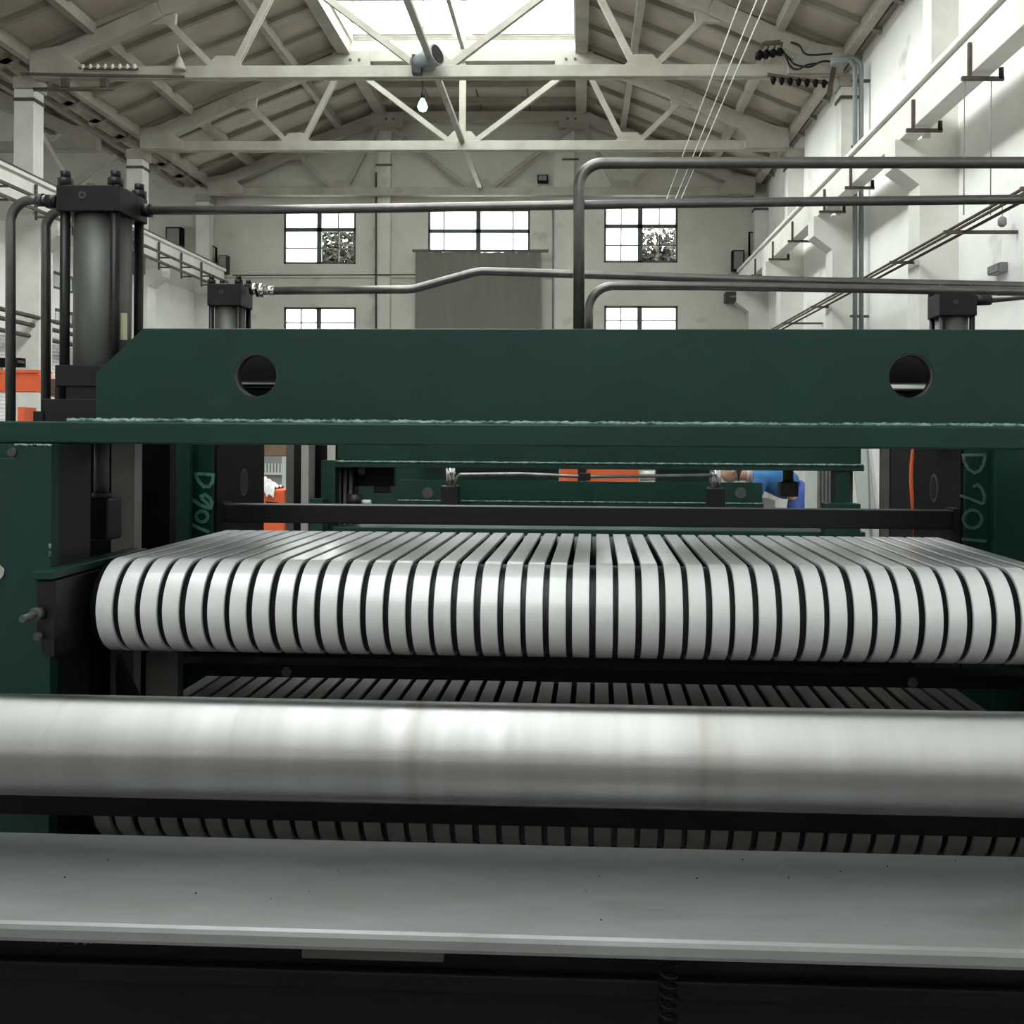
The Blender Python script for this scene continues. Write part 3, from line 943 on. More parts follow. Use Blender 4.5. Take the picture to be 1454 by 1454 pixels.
for i, (x0, y) in enumerate(((533, 234), (798, 226))):
    solo('wall_bracket', MB().bar(hy(x0, y, YF - .36), hy(x0 + 24, y, YF - .36), .05, .05), M['rust'], ['small rusty bracket high on the left pilaster of the far wall',
         'small rusty bracket high on the right pilaster of the far wall'][i], 'bracket', hy(x0, y, YF - .36))


# ================================================================== the near press
VW = 2.12                          # front web plate
fr = thing('press_frame', 'dark green press frame with a long holed crossbeam spanning the whole width', 'press frame', (0, 2.1, FL), 'machine')
ZT = 0.235
HL = mv(363.5, 533, VW)
HR = mv(1293, 534, VW)
outl = [(-1.10, .029), (1.10, .029), (1.10, .137), (.995, ZT), (-.995, ZT), (-1.10, .137)]
part('web_plate', MB().plate(outl, [circle(HL.x, HL.z, .0465), circle(HR.x, HR.z, .0475)], VW, VW + .03), M['green'], fr, bevel=.002)
part('web_plate', MB().prism(outl, 'y', 2.44, 2.47), M['black'], fr, bevel=.002)  # rear web, coloured black to darken what the holes show
part('cover_plate', MB().box(-.98, .98, VW + .03, 2.355, .205, .22), M['green'], fr)
for h in (HL, HR):                 # grey ring on each hole's lip, imitating the light it catches
    n = 32
    vs, fs = [], []
    for i in range(n):
        a = 2 * math.pi * i / n
        for r_, y in ((.0457, VW + .031), (.0470, VW + .031), (.0470, VW + .001), (.0457, VW - .0006)):
            vs.append((h.x + r_ * math.cos(a), y, h.z + r_ * math.sin(a)))
    for i in range(n):
        j = (i + 1) % n
        for k in range(4):
            fs.append((i * 4 + k, j * 4 + k, j * 4 + (k + 1) % 4, i * 4 + (k + 1) % 4))
    part('hole_lip', MB().add(vs, fs, True), M['midgrey'], fr)
part('flange', MB().box(-1.43, 1.43, 2.035, 2.52, -.018, .029), M['green'], fr, bevel=.004)
for u in (-.55, 0.0, .5):
    part('rib', MB().box(u - .012, u + .012, VW + .03, 2.44, .029, .2), M['green'], fr)
# weld bead: lumpy fillet along the foot of the web
pts = []
n = 420
rs = []
for i in range(n + 1):
    u = -1.16 + 2.32 * i / n
    pts.append((u, VW - .004 + random.uniform(-.0012, .0012), .0315 + random.uniform(-.001, .0015)))
    rs.append((.0058 if u < -.4 else .0048) * random.uniform(.82, 1.2))
part('weld_bead', MB().tube(pts, rs, 8), M['green_weld'], fr)
UF = mv(72, 800, 1.95).x             # inner edge of the left front column
UT0, UT1 = mv(271, 690, 2.93).x, mv(307, 690, 2.93).x    # lettered rear column, left
VT0, VT1 = mv(1365, 690, 2.93).x, mv(1410, 690, 2.93).x  # lettered rear column, right
for s in (-1, 1):
    uf = UF if s < 0 else -UF
    ra, rb = (UT0, UT1) if s < 0 else (VT1, VT0)         # outer, inner edge of the rear column
    poly = [(uf + s * .34, FL), (uf, FL), (uf, -.0185), (uf + s * .075, -.0185), (uf + s * .075, -.048), (uf + s * .34, -.048)]
    part('column_face', MB().prism(poly, 'y', 1.95, 1.98), M['green'], fr, bevel=.002)
    part('column_web', MB().box(uf + s * .32, uf + s * .02, 1.98, 2.12, FL, -.019), M['green'], fr)
    part('dark_inner_plate', MB().box(uf + s * .02, uf + s * .002, 1.982, 2.11, FL, -.019), M['black'], fr)  # black plate over the column's inner side
    part('column_face', MB().box(uf + s * .34, uf + s * .11, 2.12, 2.15, FL, -.019), M['green'], fr)
    # grey guide column behind the rod and the dark slide behind it
    ga, gb, gc = mv(158, 700, 2.43).x, mv(191, 700, 2.43).x, mv(241, 700, 2.62).x
    if s > 0:
        ga, gb, gc = -ga, -gb, -gc
    part('guide_column', MB().box(ga, gb, 2.43, 2.47, FL, -.018), M['grey_paint'], fr)
    part('guide_column', MB().box(ga + s * .25, ga - s * .01, 2.49, 2.53, FL, -.005), M['dark'], fr)  # dark plate added to close the bright gap behind the rod
    part('guide_column', MB().box(gb + s * .16, gc, 2.62, 2.66, FL, -.005), M['dark'], fr)
    part('guide_column', MB().box(ra + s * .16, ra - s * .015, 2.88, 2.91, FL, -.005), M['green'], fr, bevel=.003)
    # rear column: green front face, dark inner side with an oval slot plate
    part('rear_column', MB().box(ra, rb + s * .008, 2.93, 3.36, FL, 0), M['green'], fr, bevel=.003)
    lin = part('dark_inner_plate', MB().box(rb + s * .010, rb, 2.936, 3.36, FL, 0), M['dark'], fr)
    n = 20
    for r_, mm, xx in ((.034, M['black'], -.0015), (.041, M['midgrey'], -.0008)):
        ring = [(3.165 + r_ * .9 * math.cos(2 * math.pi * i / n), -.15 + r_ * 1.1 * math.sin(2 * math.pi * i / n)) for i in range(n)]
        part('slot_ring', MB().prism(ring, 'x', rb + s * xx, rb + s * .004), mm, lin)
    # side plates added between the columns to keep stray light out
    part('side_light_block', MB().box(uf + s * .12, uf + s * .14, 2.15, 2.88, FL, -.50), M['dark'], fr)
part('back_light_block', MB().box(VT0 - .01, UT1 + .01, 3.30, 3.33, FL, -.50), M['dark'], fr)  # added to stop light from behind reaching the lower belt
part('weld_bead', MB().tube([(UF - .075 + .075 * i / 60, 1.9485, -.0205 + random.uniform(-.0008, .0008)) for i in range(61)], [.0025 * random.uniform(.8, 1.2) for i in range(61)], 6), M['green_weld'], fr)
part('port_ring', MB().tube([(mv(18, 633, 1.95).x, 1.945, -.036), (mv(18, 633, 1.95).x, 1.952, -.036)], .009, 16), M['midgrey'], fr)
c = mv(-3, 812, 1.95)
part('port_plug', MB().tube([(c.x, 1.945, c.z), (c.x, 1.953, c.z)], .0155, 18), M['chrome'], fr)
# bolts on the left column edge
for z in (-.23, -.245):
    part('chip', MB().box(UF - .004, UF + .0005, 1.9485, 1.952, z, z + .010), M['green_weld'], fr)

# hand-painted marks on the rear columns, reading downwards
def strokes(zx, zy, x0, y0, k, v, mm, lab, lists, w):
    m_ = MB()
    for pl in lists:
        pts = [mv(x0 + a / k, y0 + b / k, v) for a, b in pl]
        for p, q in zip(pts, pts[1:]):
            e = (q - p).normalized() * w * .42
            m_.bar(p - e, q + e, w, .0016, up=(0, 1, 0))
    return part('painted_mark', m_, mm, fr, label=lab)


def ell(cx, cy, rx, ry, n=14, t=0.0):
    return [(cx + rx * math.cos(2 * math.pi * i / n + t), cy + ry * math.sin(2 * math.pi * i / n + t)) for i in range(n + 1)]


for lab, gl in (('D', [[(515, 415), (600, 418), (680, 425), (672, 490), (640, 535), (590, 535), (545, 490), (520, 440), (515, 415)]]),
                ('9', [[(575, 650), (565, 625), (605, 612), (650, 645), (668, 690), (655, 735), (630, 738), (555, 705), (480, 655)], [(575, 650), (620, 690), (650, 725)]]),
                ('0', [ell(572, 815, 55, 50)]), ('1', [[(480, 890), (545, 925), (630, 958)]])):
    strokes(0, 0, 200, 610, 6.609, 2.9288, M['mark_left'], 'pale green hand-painted ' + lab, gl, .0095)
for lab, gl in (('D', [[(915, 226), (1010, 224), (1110, 222), (1095, 310), (1060, 365), (1015, 382), (960, 345), (925, 280), (920, 232)]]),
                ('9', [[(1015, 500), (1045, 485), (1080, 520), (1105, 590), (1100, 640), (1080, 655), (990, 615), (900, 585)]]),
                ('0', [ell(1000, 790, 82, 80)]), ('1', [[(915, 965), (1010, 975), (1110, 985)]])):
    strokes(0, 0, 1220, 610, 6.214, 2.9288, M['mark_right'], 'grey-green hand-painted ' + lab, gl, .0085)

# pipe inside the crossbeam, seen through the round holes
solo('inner_pipe', MB().tube([(-.98, 2.40, .126), (.98, 2.40, .126)], .0125, 16), M['chrome'], 'bright steel pipe seen through the round holes of the green crossbeam', 'pipe', (0, 2.405, .11), 'machine')


# ---- hydraulic cylinders
def cylinder(u, v, s, zt, zb, cap_h, label, foot=True, rod=None, barrel_r=.43):
    t = thing('hydraulic_cylinder', label, 'cylinder', (u, v, zb), 'machine', group='hydraulic cylinders on the green press')
    h = s / 2
    part('cap_block', MB().box(u - h, u + h, v - h, v + h, zt - cap_h, zt), M['black'], t, bevel=.003)
    part('barrel', MB().tube([(u, v, zb), (u, v, zt - cap_h)], s * barrel_r, 32), M['barrel'], t)
    o = s * .40
    for a in (-1, 1):
        for b in (-1, 1):
            part('tie_rod', MB().tube([(u + a * o, v + b * o, zb), (u + a * o, v + b * o, zt - cap_h + .002)], s * .075, 14), M['black'], t)
            nb = part('nut', MB().tube([(u + a * o, v + b * o, zt - .001), (u + a * o, v + b * o, zt + s * .12)], s * .115, 6), M['black'], t)
            part('stud', MB().tube([(u + a * o, v + b * o, zt + s * .12), (u + a * o, v + b * o, zt + s * .23)], s * .075, 12), M['black'], nb)
    pl = part('port_plug', MB().tube([(u - h * .15, v - h - .002, zt - cap_h * .4), (u - h * .15, v - h + .004, zt - cap_h * .4)], s * .06, 12), M['midgrey'], t)
    part('socket', MB().tube([(u - h * .15, v - h - .003, zt - cap_h * .4), (u - h * .15, v - h, zt - cap_h * .4)], s * .03, 6), M['black'], pl)
    if foot:
        part('head_block', MB().box(u - h, u + h, v - h, v + h, zb + .085, zb + .135), M['black'], t, bevel=.002)
        part('gland', MB().box(u - h * 1.05, u + h, v - h * .9, v + h, zb + .055, zb + .085), M['black'], t)
        part('base_plate', MB().box(u - h * 1.42, u + h * 1.1, v - h * 1.05, v + h * 1.1, zb, zb + .055), M['black'], t, bevel=.002)
        part('lug', MB().box(u - h * 1.62, u - h * 1.30, v - h * 1.1, v - h * .4, zb, zb + .026), M['black'], t)
    if rod:
        part('piston_rod', MB().tube([(u, v, rod), (u, v, zb)], s * .115, 20), M['barrel'], t)
        part('rod_clevis', MB().box(u - .028, u + .034, v - .035, v + .035, rod - .10, rod), M['black'], t, bevel=.004)
        part('rod_collar', MB().tube([(u, v, rod), (u, v, rod + .012)], s * .14, 18), M['midgrey'], t)
    return t


tall = cylinder(mv(123, 400, 2.25).x, 2.325, .150, .585, .029, .062, 'tall black-capped hydraulic cylinder at the left end of the green crossbeam', True, rod=-.15)
cylinder(mv(318.5, 420, 3.04).x, 3.09, .108, .478, -.02, .070, 'smaller black hydraulic cylinder behind the green crossbeam, on the left', False)
cylinder(mv(1360, 430, 3.04).x, 3.09, .112, .448, -.02, .070, 'smaller black hydraulic cylinder behind the green crossbeam, on the right', False)


a, b = mv(167, 444, 2.27), mv(178, 482, 2.27)
part('paper_tag', MB().bar((a.x, 2.272, (a.z + b.z) / 2), (b.x, 2.279, (a.z + b.z) / 2), .002, a.z - b.z, up=(0, 0, 1)), M['tag'], tall, label='pale yellowish tag')

# ---- hydraulic pipes
def hpipe(label, pts, v, d, rad, fittings=(), extra=None):
    p = [mv(x, y, v if not isinstance(v, (list, tuple)) else v[i]) for i, (x, y) in enumerate(pts)]
    t = thing('hydraulic_pipe', label, 'pipe', p[0], 'machine', group='hydraulic pipes over the press')
    part('tube', MB().tube(fillet(p, rad, 9), d / 2, 16), M['pipe'], t)
    return t, p


t, p = hpipe('dark pipe crossing from the tall left cylinder to the right edge', [(203, 299), (460, 297), (830, 291), (1100, 287), (1454, 283), (1600, 281)], 2.36, .0225, 0.3)
part('fitting', MB().tube([p[0], p[0] + Vector((.02, 0, 0))], .017, 6), M['black'], t)
hpipe('dark pipe rising straight from the crossbeam and bending right at the top', [(822, 500), (822, 232), (1150, 231), (1454, 231), (1600, 231)], 2.30, .0265, .055)
t, p = hpipe('dark pipe with a shallow dogleg running right from the small left cylinder', [(385, 413), (585, 411), (680, 385), (840, 390), (1100, 398), (1454, 406), (1560, 409)], 3.09, .0265, .16)
q = mv(356, 411, 3.09)
part('coupling', MB().tube([q, q + Vector((.022, 0, 0))], .020, 6), M['chrome'], t, label='bright hexagonal coupling')
part('coupling', MB().tube([q + Vector((.022, 0, -.004)), q + Vector((.045, 0, -.004))], .024, 6), M['chrome'], t)
part('sleeve', MB().tube([q + Vector((.045, 0, -.003)), p[0] + Vector((.012, 0, 0))], .015, 12), M['chrome'], t)
hpipe('dark pipe hooking up beside the upright pipe then running right', [(836, 500), (836, 406), (1000, 406), (1454, 414), (1560, 416)], 2.85, .0255, .07)
t, p = hpipe('short dark pipe leaving the small right cylinder at the right edge', [(1392, 427), (1454, 421), (1560, 413)], 3.05, .020, .1)
part('fitting', MB().tube([p[0] - Vector((.02, 0, 0)), p[0] + Vector((.03, 0, .002))], .017, 6), M['black'], t)
t, p = hpipe('dark pipe at the far left, bending into the top of the tall cylinder', [(15, 640), (15, 284), (80, 284)], 2.27, .0225, .06)
part('fitting', MB().tube([p[2] - Vector((.045, 0, 0)), p[2] - Vector((.03, 0, 0))], .0155, 12), M['midgrey'], t)
part('fitting', MB().tube([p[2] - Vector((.022, 0, .004)), p[2] + Vector((.004, 0, -.004))], .017, 6), M['black'], t)
hpipe('dark pipe standing close left of the tall cylinder, bending behind its cap', [(65, 612), (65, 301), (112, 298)], 2.34, .0225, .06)


# ================================================================== belt conveyors
R_B = .1005
VC, VBK = 2.10, 2.72


def belt(zc, label, R_B, material):
    t = thing('belt_conveyor', label, 'conveyor', (0, VC, zc), 'machine', group='banded conveyor belts of the press')
    for v, nm in ((VC, 'front_roller'), (VBK, 'rear_roller')):
        part(nm, MB().tube([(-1.05, v, zc), (.95, v, zc)], R_B - .0075, 48), M['black'], t)
        part('axle', MB().tube([(-1.10, v, zc), (1.02, v, zc)], .03, 20), M['chrome'], t)
    me = None
    prof = [(-.0175, .0), (.0175, .0), (.0175, .0055), (.0163, .0072), (-.0163, .0072), (-.0175, .0055)]
    path = []
    na = 44
    for i in range(na + 1):
        a = math.pi / 2 + math.pi * i / na
        path.append((VC + math.cos(a) * 1.0, math.sin(a), VC))
    ring = []
    for i in range(na + 1):
        a = math.pi / 2 + math.pi * i / na
        ring.append((VC, math.cos(a), math.sin(a)))
    for i in range(na + 1):
        a = -math.pi / 2 + math.pi * i / na
        ring.append((VBK, math.cos(a), math.sin(a)))
    vs, fs = [], []
    r0 = R_B - .0072
    for vc, cy, cz in ring:
        for du, dr in prof:
            vs.append((du, vc + cy * (r0 + dr) - VC, cz * (r0 + dr)))
    k = len(prof)
    n = len(ring)
    for i in range(n):
        j = (i + 1) % n
        for q in range(k):
            q2 = (q + 1) % k
            fs.append((i * k + q, i * k + q2, j * k + q2, j * k + q))
    m_ = MB().add(vs, fs, False)
    me = m_.mesh('belt_band', material)
    pitch = .0471
    b = BASE[t.name]
    for i in range(-22, 20):
        o = bpy.data.objects.new('belt_band', me)
        COL.objects.link(o)
        o.parent = t
        o.location = (-.006 + pitch * (i + .5) + random.uniform(-.0009, .0009), 0, 0)
    return t


ZB1 = -.2637 - R_B
ZB2 = -.640 - .112
belt(ZB1, 'upper conveyor of parallel white bands wrapped round a thick roller', R_B, M['belt'])
belt(ZB2, 'lower conveyor of bands coloured dark grey behind the polished roller', .112, M['belt_grey'])

# bearing housings of the upper belt
for s in (-1, 1):
    u0 = mv(50, 860, 1.905).x if s < 0 else 1.02
    t = thing('bearing_housing', 'black bearing housing with green top bar, %s end of the upper belt' % ('left' if s < 0 else 'right'), 'bearing', (u0, 2.0, -.41), 'machine')
    part('body', MB().box(u0, u0 + .040, 1.905, 2.25, -.405, -.288), M['black'], t, bevel=.003)
    part('top_bar', MB().box(u0, u0 + .042, 1.89, 2.30, -.284, -.268), M['green'], t, bevel=.002)
    part('foot', MB().box(u0 + .01, u0 + .036, 1.91, 2.2, -.44, -.405), M['black'], t)
    c = Vector((u0 + .012, 1.905, -.352))
    part('bolt', MB().tube([c, c + Vector((-.006, -.055, -.003))], .0075, 10), M['midgrey'], t)
    nn = part('nut', MB().tube([c + Vector((0, -.004, 0)), c + Vector((-.002, -.022, -.001))], .014, 6), M['midgrey'], t)
    c = Vector((u0 + .010, 1.905, -.397))
    part('bolt', MB().tube([c, c + Vector((0, -.012, 0))], .008, 8), M['midgrey'], t)
    a = Vector((u0 + .040, 2.10, ZB1)) if s < 0 else Vector((u0 - .01, 2.10, ZB1))
    part('shaft_collar', MB().tube([a - Vector((.01, 0, 0)), a + Vector((.02, 0, 0))], .048, 24), M['midgrey'], t)

# cross bars
cb = thing('cross_bar', 'black square cross bar standing behind the upper white belt', 'bar', (0, 2.95, -.24), 'machine')
part('bar', MB().box(UT1, VT0, 2.94, 3.0, -.262, -.206), M['black'], cb, bevel=.003)
part('end_plate', MB().box(UT1, UT1 + .02, 2.935, 3.01, -.268, -.200), M['black'], cb)
part('end_plate', MB().box(VT0 - .02, VT0, 2.935, 3.01, -.268, -.200), M['black'], cb)
cb = thing('cross_bar', 'dark cross bar in the gap between the two white belts', 'bar', (0, 2.3, -.53), 'machine')
part('bar', MB().box(-1.00, 1.0, 2.28, 2.36, -.565, -.535), M['dark'], cb, bevel=.003)
for u in (-.72, .72):
    part('bolt', MB().tube([(u, 2.27, -.55), (u, 2.285, -.55)], .012, 6), M['midgrey'], cb)
solo('cross_bar', MB().box(-1.2, 1.2, 1.86, 1.9, -.735, -.675), M['dark'], 'dark cross bar in the shadow just under the polished roller', 'bar', (0, 1.88, -.735), 'machine', bevel=.003)
cb = thing('drip_bracket', 'grey post in the shadow under the left end of the upper belt', 'post', (-1.05, 2.2, -.75), 'machine')
part('post', MB().box(-1.03, -.955, 2.22, 2.25, -1.2, -.50), M['midgrey'], cb)
part('rib', MB().prism([(-1.09, -.50), (-1.03, -.62), (-1.03, -.75), (-1.09, -.75)], 'y', 2.2, 2.22), M['dark'], cb)

# polished steel roller
VR, ZR, RR = 1.60, -.514, .0805
t = thing('steel_roller', 'long polished steel roller crossing the foreground', 'roller', (0, VR, ZR), 'machine')
part('roller_body', MB().tube([(-1.28, VR, ZR), (-1.27, VR, ZR), (1.27, VR, ZR), (1.28, VR, ZR)], [RR - .006, RR, RR, RR - .006], 96), M['roller'], t)
for s in (-1, 1):
    part('journal', MB().tube([(s * 1.28, VR, ZR), (s * 1.40, VR, ZR)], .04, 24), M['midgrey'], t)

# steel table plate
t = thing('steel_table', 'flat worn steel plate table along the bottom foreground', 'table', (0, 1.5, -.72), 'machine')
part('table_top', MB().box(-1.35, 1.35, 1.352, 1.668, -.715, -.687), M['plate'], t, bevel=.008)
m_ = MB()
for k in range(26):
    c = Vector((random.uniform(-1.0, .9), random.uniform(1.38, 1.64), -.6868))
    r_ = random.uniform(.0006, .0016)
    m_.tube([c, c + Vector((0, 0, r_))], [r_, r_ * .6], 6)
part('grit', m_, M['dark'], t, kind='stuff')
part('apron', MB().box(-1.3, 1.3, 1.43, 1.46, -1.0, -.715), M['dark'], t)
part('apron_bar', MB().box(-1.3, 1.3, 1.41, 1.43, -.80, -.772), M['dark'], t, bevel=.004)
part('apron_strip', MB().box(-.42, -.215, 1.405, 1.43, -.752, -.728), M['midgrey'], t)
part('apron_strip', MB().box(.15, .62, 1.405, 1.43, -.752, -.728), M['dark'], t)
for u in (-1.1, 1.1):
    part('leg', MB().box(u - .05, u + .05, 1.45, 1.6, FL, -.715), M['dark'], t)
m_ = MB()
pts = [(.105 + .012 * math.cos(a * .7), 1.39 + .012 * math.sin(a * .7), -.74 - a * .0016) for a in range(60)]
part('spring', MB().tube(pts, .0025, 6), M['dark'], t)
m_ = MB()
for k in range(26):
    c = Vector((random.uniform(-.86, -.72), 1.425 + random.uniform(-.02, .0), -.728 + random.uniform(-.008, .006)))
    d = Vector((random.gauss(0, 1), random.gauss(0, .5), random.gauss(0, .6))).normalized() * .012
    m_.bar(c - d, c + d, .006, .004, up=(.1, .2, 1))
part('weld_spatter', m_, M['midgrey'], t, kind='stuff')
part('bracket', MB().box(-1.3, -.70, 1.405, 1.43, -.735, -.715), M['dark'], t)


# ================================================================== presses and things further back
def far_press(v, half, z_weld, z_bot, z_top, label, uoff=0.0, low=None, cols=None):
    t = thing('background_press', label, 'press', (uoff, v, FL), 'machine', group='green presses standing in a line behind')
    part('crossbeam', MB().box(uoff - half, uoff + half, v, v + .05, z_weld, z_top), M['green'], t)
    part('flange', MB().box(uoff - half - .005, uoff + half + .005, v - .05, v + .3, z_bot, z_weld - .004), M['green'], t, bevel=.004)
    n = 200
    part('weld_bead', MB().tube([(uoff - half + 2 * half * i / n, v - .052 + random.uniform(-.002, .002), z_weld) for i in range(n + 1)],
                                [random.uniform(.004, .008) for i in range(n + 1)], 6), M['green_weld'], t)
    for s in (-1, 1):
        for (a, b, dv, mm) in cols or ():
            part('column', MB().box(uoff + s * a, uoff + s * b, v + dv, v + dv + .12, FL, z_bot + .02), M[mm], t)
    if low:
        part('lower_beam', MB().box(uoff - half, uoff + half, v - .1, v + .1, low - .3, low), M['green'], t, bevel=.004)
    return t


a = mv(457, 655, 5.4)
t2 = far_press(5.4, 1.43, -.135, -.168, .15, 'green press directly behind the near press, its beam edge below the big crossbeam', low=-.49)
for x0, x1, v, mm in ((406, 417, 5.3, 'midgrey'), (417, 428, 5.5, 'dark'), (427.5, 438, 5.25, 'grey_paint'), (438, 456, 5.45, 'dark'), (456, 476, 5.36, 'green'),
                      (476, 503, 5.5, 'dark'), (1187, 1207, 5.36, 'green'), (1207, 1211, 5.5, 'midgrey')):
    part('column', MB().box(mv(x0, 690, v).x, mv(x1, 690, v).x, v, v + .12, FL, -.13 if v == 5.36 else .1), M[mm], t2)
for x in (482, 490, 498):
    c = mv(x, 690, 5.45)
    part('guide_rod', MB().tube([(c.x, 5.45, FL), (c.x, 5.45, -.16)], .011, 10), M['midgrey'], t2)
for px in (545, 1119):
    u = mv(px, 690, 5.6).x
    part('piston_rod', MB().tube([(u, 5.6, -.24), (u, 5.6, -.15)], .03, 16), M['midgrey'], t2)
    part('rod_clevis', MB().box(u - .05, u + .05, 5.55, 5.65, -.32, -.235), M['black'], t2, bevel=.008)
for x0, x1 in ((440, 458), (1172, 1222)):
    part('stop_block', MB().box(mv(x0, 715, 5.2).x, mv(x1, 715, 5.2).x, 5.2, 5.3, -.5, mv(800, 712, 5.2).z), M['green'], t2)
c = mv(513, 669, 5.5)
part('port_ring', MB().tube([c, c + Vector((0, .03, 0))], .020, 14), M['midgrey'], t2)
part('port_block', MB().box(mv(503, 680, 5.55).x, mv(560, 680, 5.55).x, 5.53, 5.58, mv(530, 690, 5.55).z, -.15), M['dark'], t2)
c = mv(528, 711, 5.3)
part('roller_end', MB().tube([(mv(494, 711, 5.3).x, 5.3, -.345), (mv(514, 711, 5.3).x, 5.3, -.345)], .035, 16), M['black'], t2)
part('roller_nose', MB().tube([(mv(514, 711, 5.3).x, 5.3, -.355), (mv(527, 711, 5.3).x, 5.3, -.355)], .014, 12), M['sheet'], t2)
t3 = far_press(8.8, 1.62, -.565, -.62, -.385, 'green press standing last in the line, low beam seen between the piston rods', uoff=-.15,
               cols=((1.62, 1.50, .1, 'green'),))
for u in (mv(640, 690, 8.4).x, mv(1016, 690, 8.4).x):
    part('piston_rod', MB().tube([(u, 8.4, -.41), (u, 8.4, -.2)], .045, 16), M['chrome'], t3)
    part('rod_clevis', MB().box(u - .075, u + .075, 8.32, 8.48, -.62, -.41), M['black'], t3, bevel=.01)
part('top_beam', MB().box(-1.7, 1.45, 9.1, 9.2, -.2, .1), M['green'], t3)
part('drive_cover', MB().box(mv(500, 670, 9.3).x, mv(793, 670, 9.3).x, 9.3, 9.5, -1.2, -.1), M['green'], t3)
part('drive_cover', MB().box(mv(932, 670, 9.3).x, mv(1008, 670, 9.3).x, 9.3, 9.5, -1.2, -.1), M['green'], t3)
for px in (607, 1052):
    c = mv(px, 700, 8.79)
    part('beam_port', MB().tube([c, c + Vector((0, .02, 0))], .05, 16), M['midgrey'], t3)
p = [mv(646, 684, 8.3), mv(652, 674, 8.3), mv(760, 674, 8.3), mv(830, 677, 8.3), mv(1010, 675, 8.3)]
t, p2 = hpipe('thin bright pipe low between the rods of the rearmost press', [(645, 690), (650, 674), (740, 673), (830, 677), (1012, 675)], 8.3, .03, .05)
part('clamp', MB().box(p2[3].x - .05, p2[3].x + .05, 8.25, 8.35, p2[3].z - .03, p2[3].z + .03), M['black'], t)

# orange machine far back in the middle
a, b = mv(795, 664, 12), mv(907, 679, 12)
t = thing('orange_machine', 'orange machine housing glimpsed low in the middle behind the presses', 'machine', ((a.x + b.x) / 2, 12.2, FL), 'machine')
part('housing', MB().box(a.x, b.x, 12, 12.6, b.z - .1, a.z + .12), M['orange'], t, bevel=.03)
part('base', MB().box(a.x + .1, b.x - .1, 12.05, 12.5, FL, b.z - .1), M['dark'], t)
part('clamp', MB().box(a.x + .22, a.x + .32, 11.93, 12, b.z - .1, a.z + .1), M['black'], t)
part('knob', MB().tube([(b.x + .02, 12.1, b.z + .02), (b.x + .22, 12.1, b.z + .03)], .06, 12), M['sheet'], t)

# left gap: grey crate, brown box, orange base with a white rag
a, b = mv(330, 652, 9.0), mv(410, 652, 9.0)
t = thing('grey_cabinet', 'grey ribbed cabinet seen through the left gap behind the rear column', 'cabinet', ((a.x + b.x) / 2, 9, FL), 'machine')
part('body', MB().box(a.x, b.x, 9, 9.5, FL, mv(370, 648, 9).z), M['grey_paint'], t)
for k in range(9):
    x = a.x + .28 + .03 * k
    part('grille_slat', MB().box(x, x + .015, 8.985, 9, mv(370, 671, 9).z, mv(370, 658, 9).z), M['sheet'], t)
part('shelf_edge', MB().box(a.x, b.x, 8.97, 9, mv(370, 674, 9).z, mv(370, 671, 9).z), M['sheet'], t)
part('frame', MB().box(b.x - .05, b.x, 8.96, 9.0, FL, mv(370, 648, 9).z), M['sheet'], t)
a2 = mv(370, 648, 9)
solo('timber_box', MB().box(a.x + .1, b.x - .02, 9.05, 9.4, a2.z, a2.z + .16), M['brown'], 'brown timber box on top of the grey cabinet in the left gap', 'box', (a.x + .3, 9.1, a2.z), 'machine', bevel=.01)
a, b = mv(345, 694, 7.2), mv(404, 694, 7.2)
t = thing('orange_trolley', 'orange trolley with a dark opening seen through the left gap', 'trolley', ((a.x + b.x) / 2, 7.3, FL), 'machine')
zt, zb = a.z, mv(345, 722, 7.2).z
part('body', MB().prism([(a.x, zb - .4), (b.x, zb - .4), (b.x, zt - .005), (a.x + .15, zt), (a.x, zt - .02)], 'y', 7.2, 7.6), M['orange'], t, bevel=.01)
part('opening', MB().prism([(a.x + .17, zt - .09), (a.x + .26, zt - .10), (b.x - .005, zt - .15), (a.x + .22, zt - .15)], 'y', 7.19, 7.2), M['black'], t)
part('base', MB().box(a.x + .03, b.x - .03, 7.25, 7.55, FL, zb - .4), M['dark'], t)
m_ = MB()
vs, fs = [], []
NX, NY = 14, 9
for i in range(NX + 1):
    for j in range(NY + 1):
        x = a.x + .06 + .18 * i / NX
        y = 7.17 + .25 * j / NY
        z = zt + .012 + .075 * math.exp(-((i - 5) / 4) ** 2) * (1 - .4 * abs(j - 4) / 5) + .012 * math.sin(i * 1.7 + j * 2.1) + random.uniform(-.006, .006)
        if j == 0:
            z -= .06
        vs.append((x, y, z))
for i in range(NX):
    for j in range(NY):
        q = i * (NY + 1) + j
        fs.append((q, q + NY + 1, q + NY + 2, q + 1))
k = len(vs)
vs += [(p[0], p[1] + .004, p[2] - .008) for p in vs]
fs += [tuple(q + k for q in f[::-1]) for f in fs]
solo('cleaning_rag', m_.add(vs, fs, True), M['white_cloth'], 'crumpled white rag lying on the orange trolley', 'rag', (a.x + .15, 7.3, zt), 'machine')

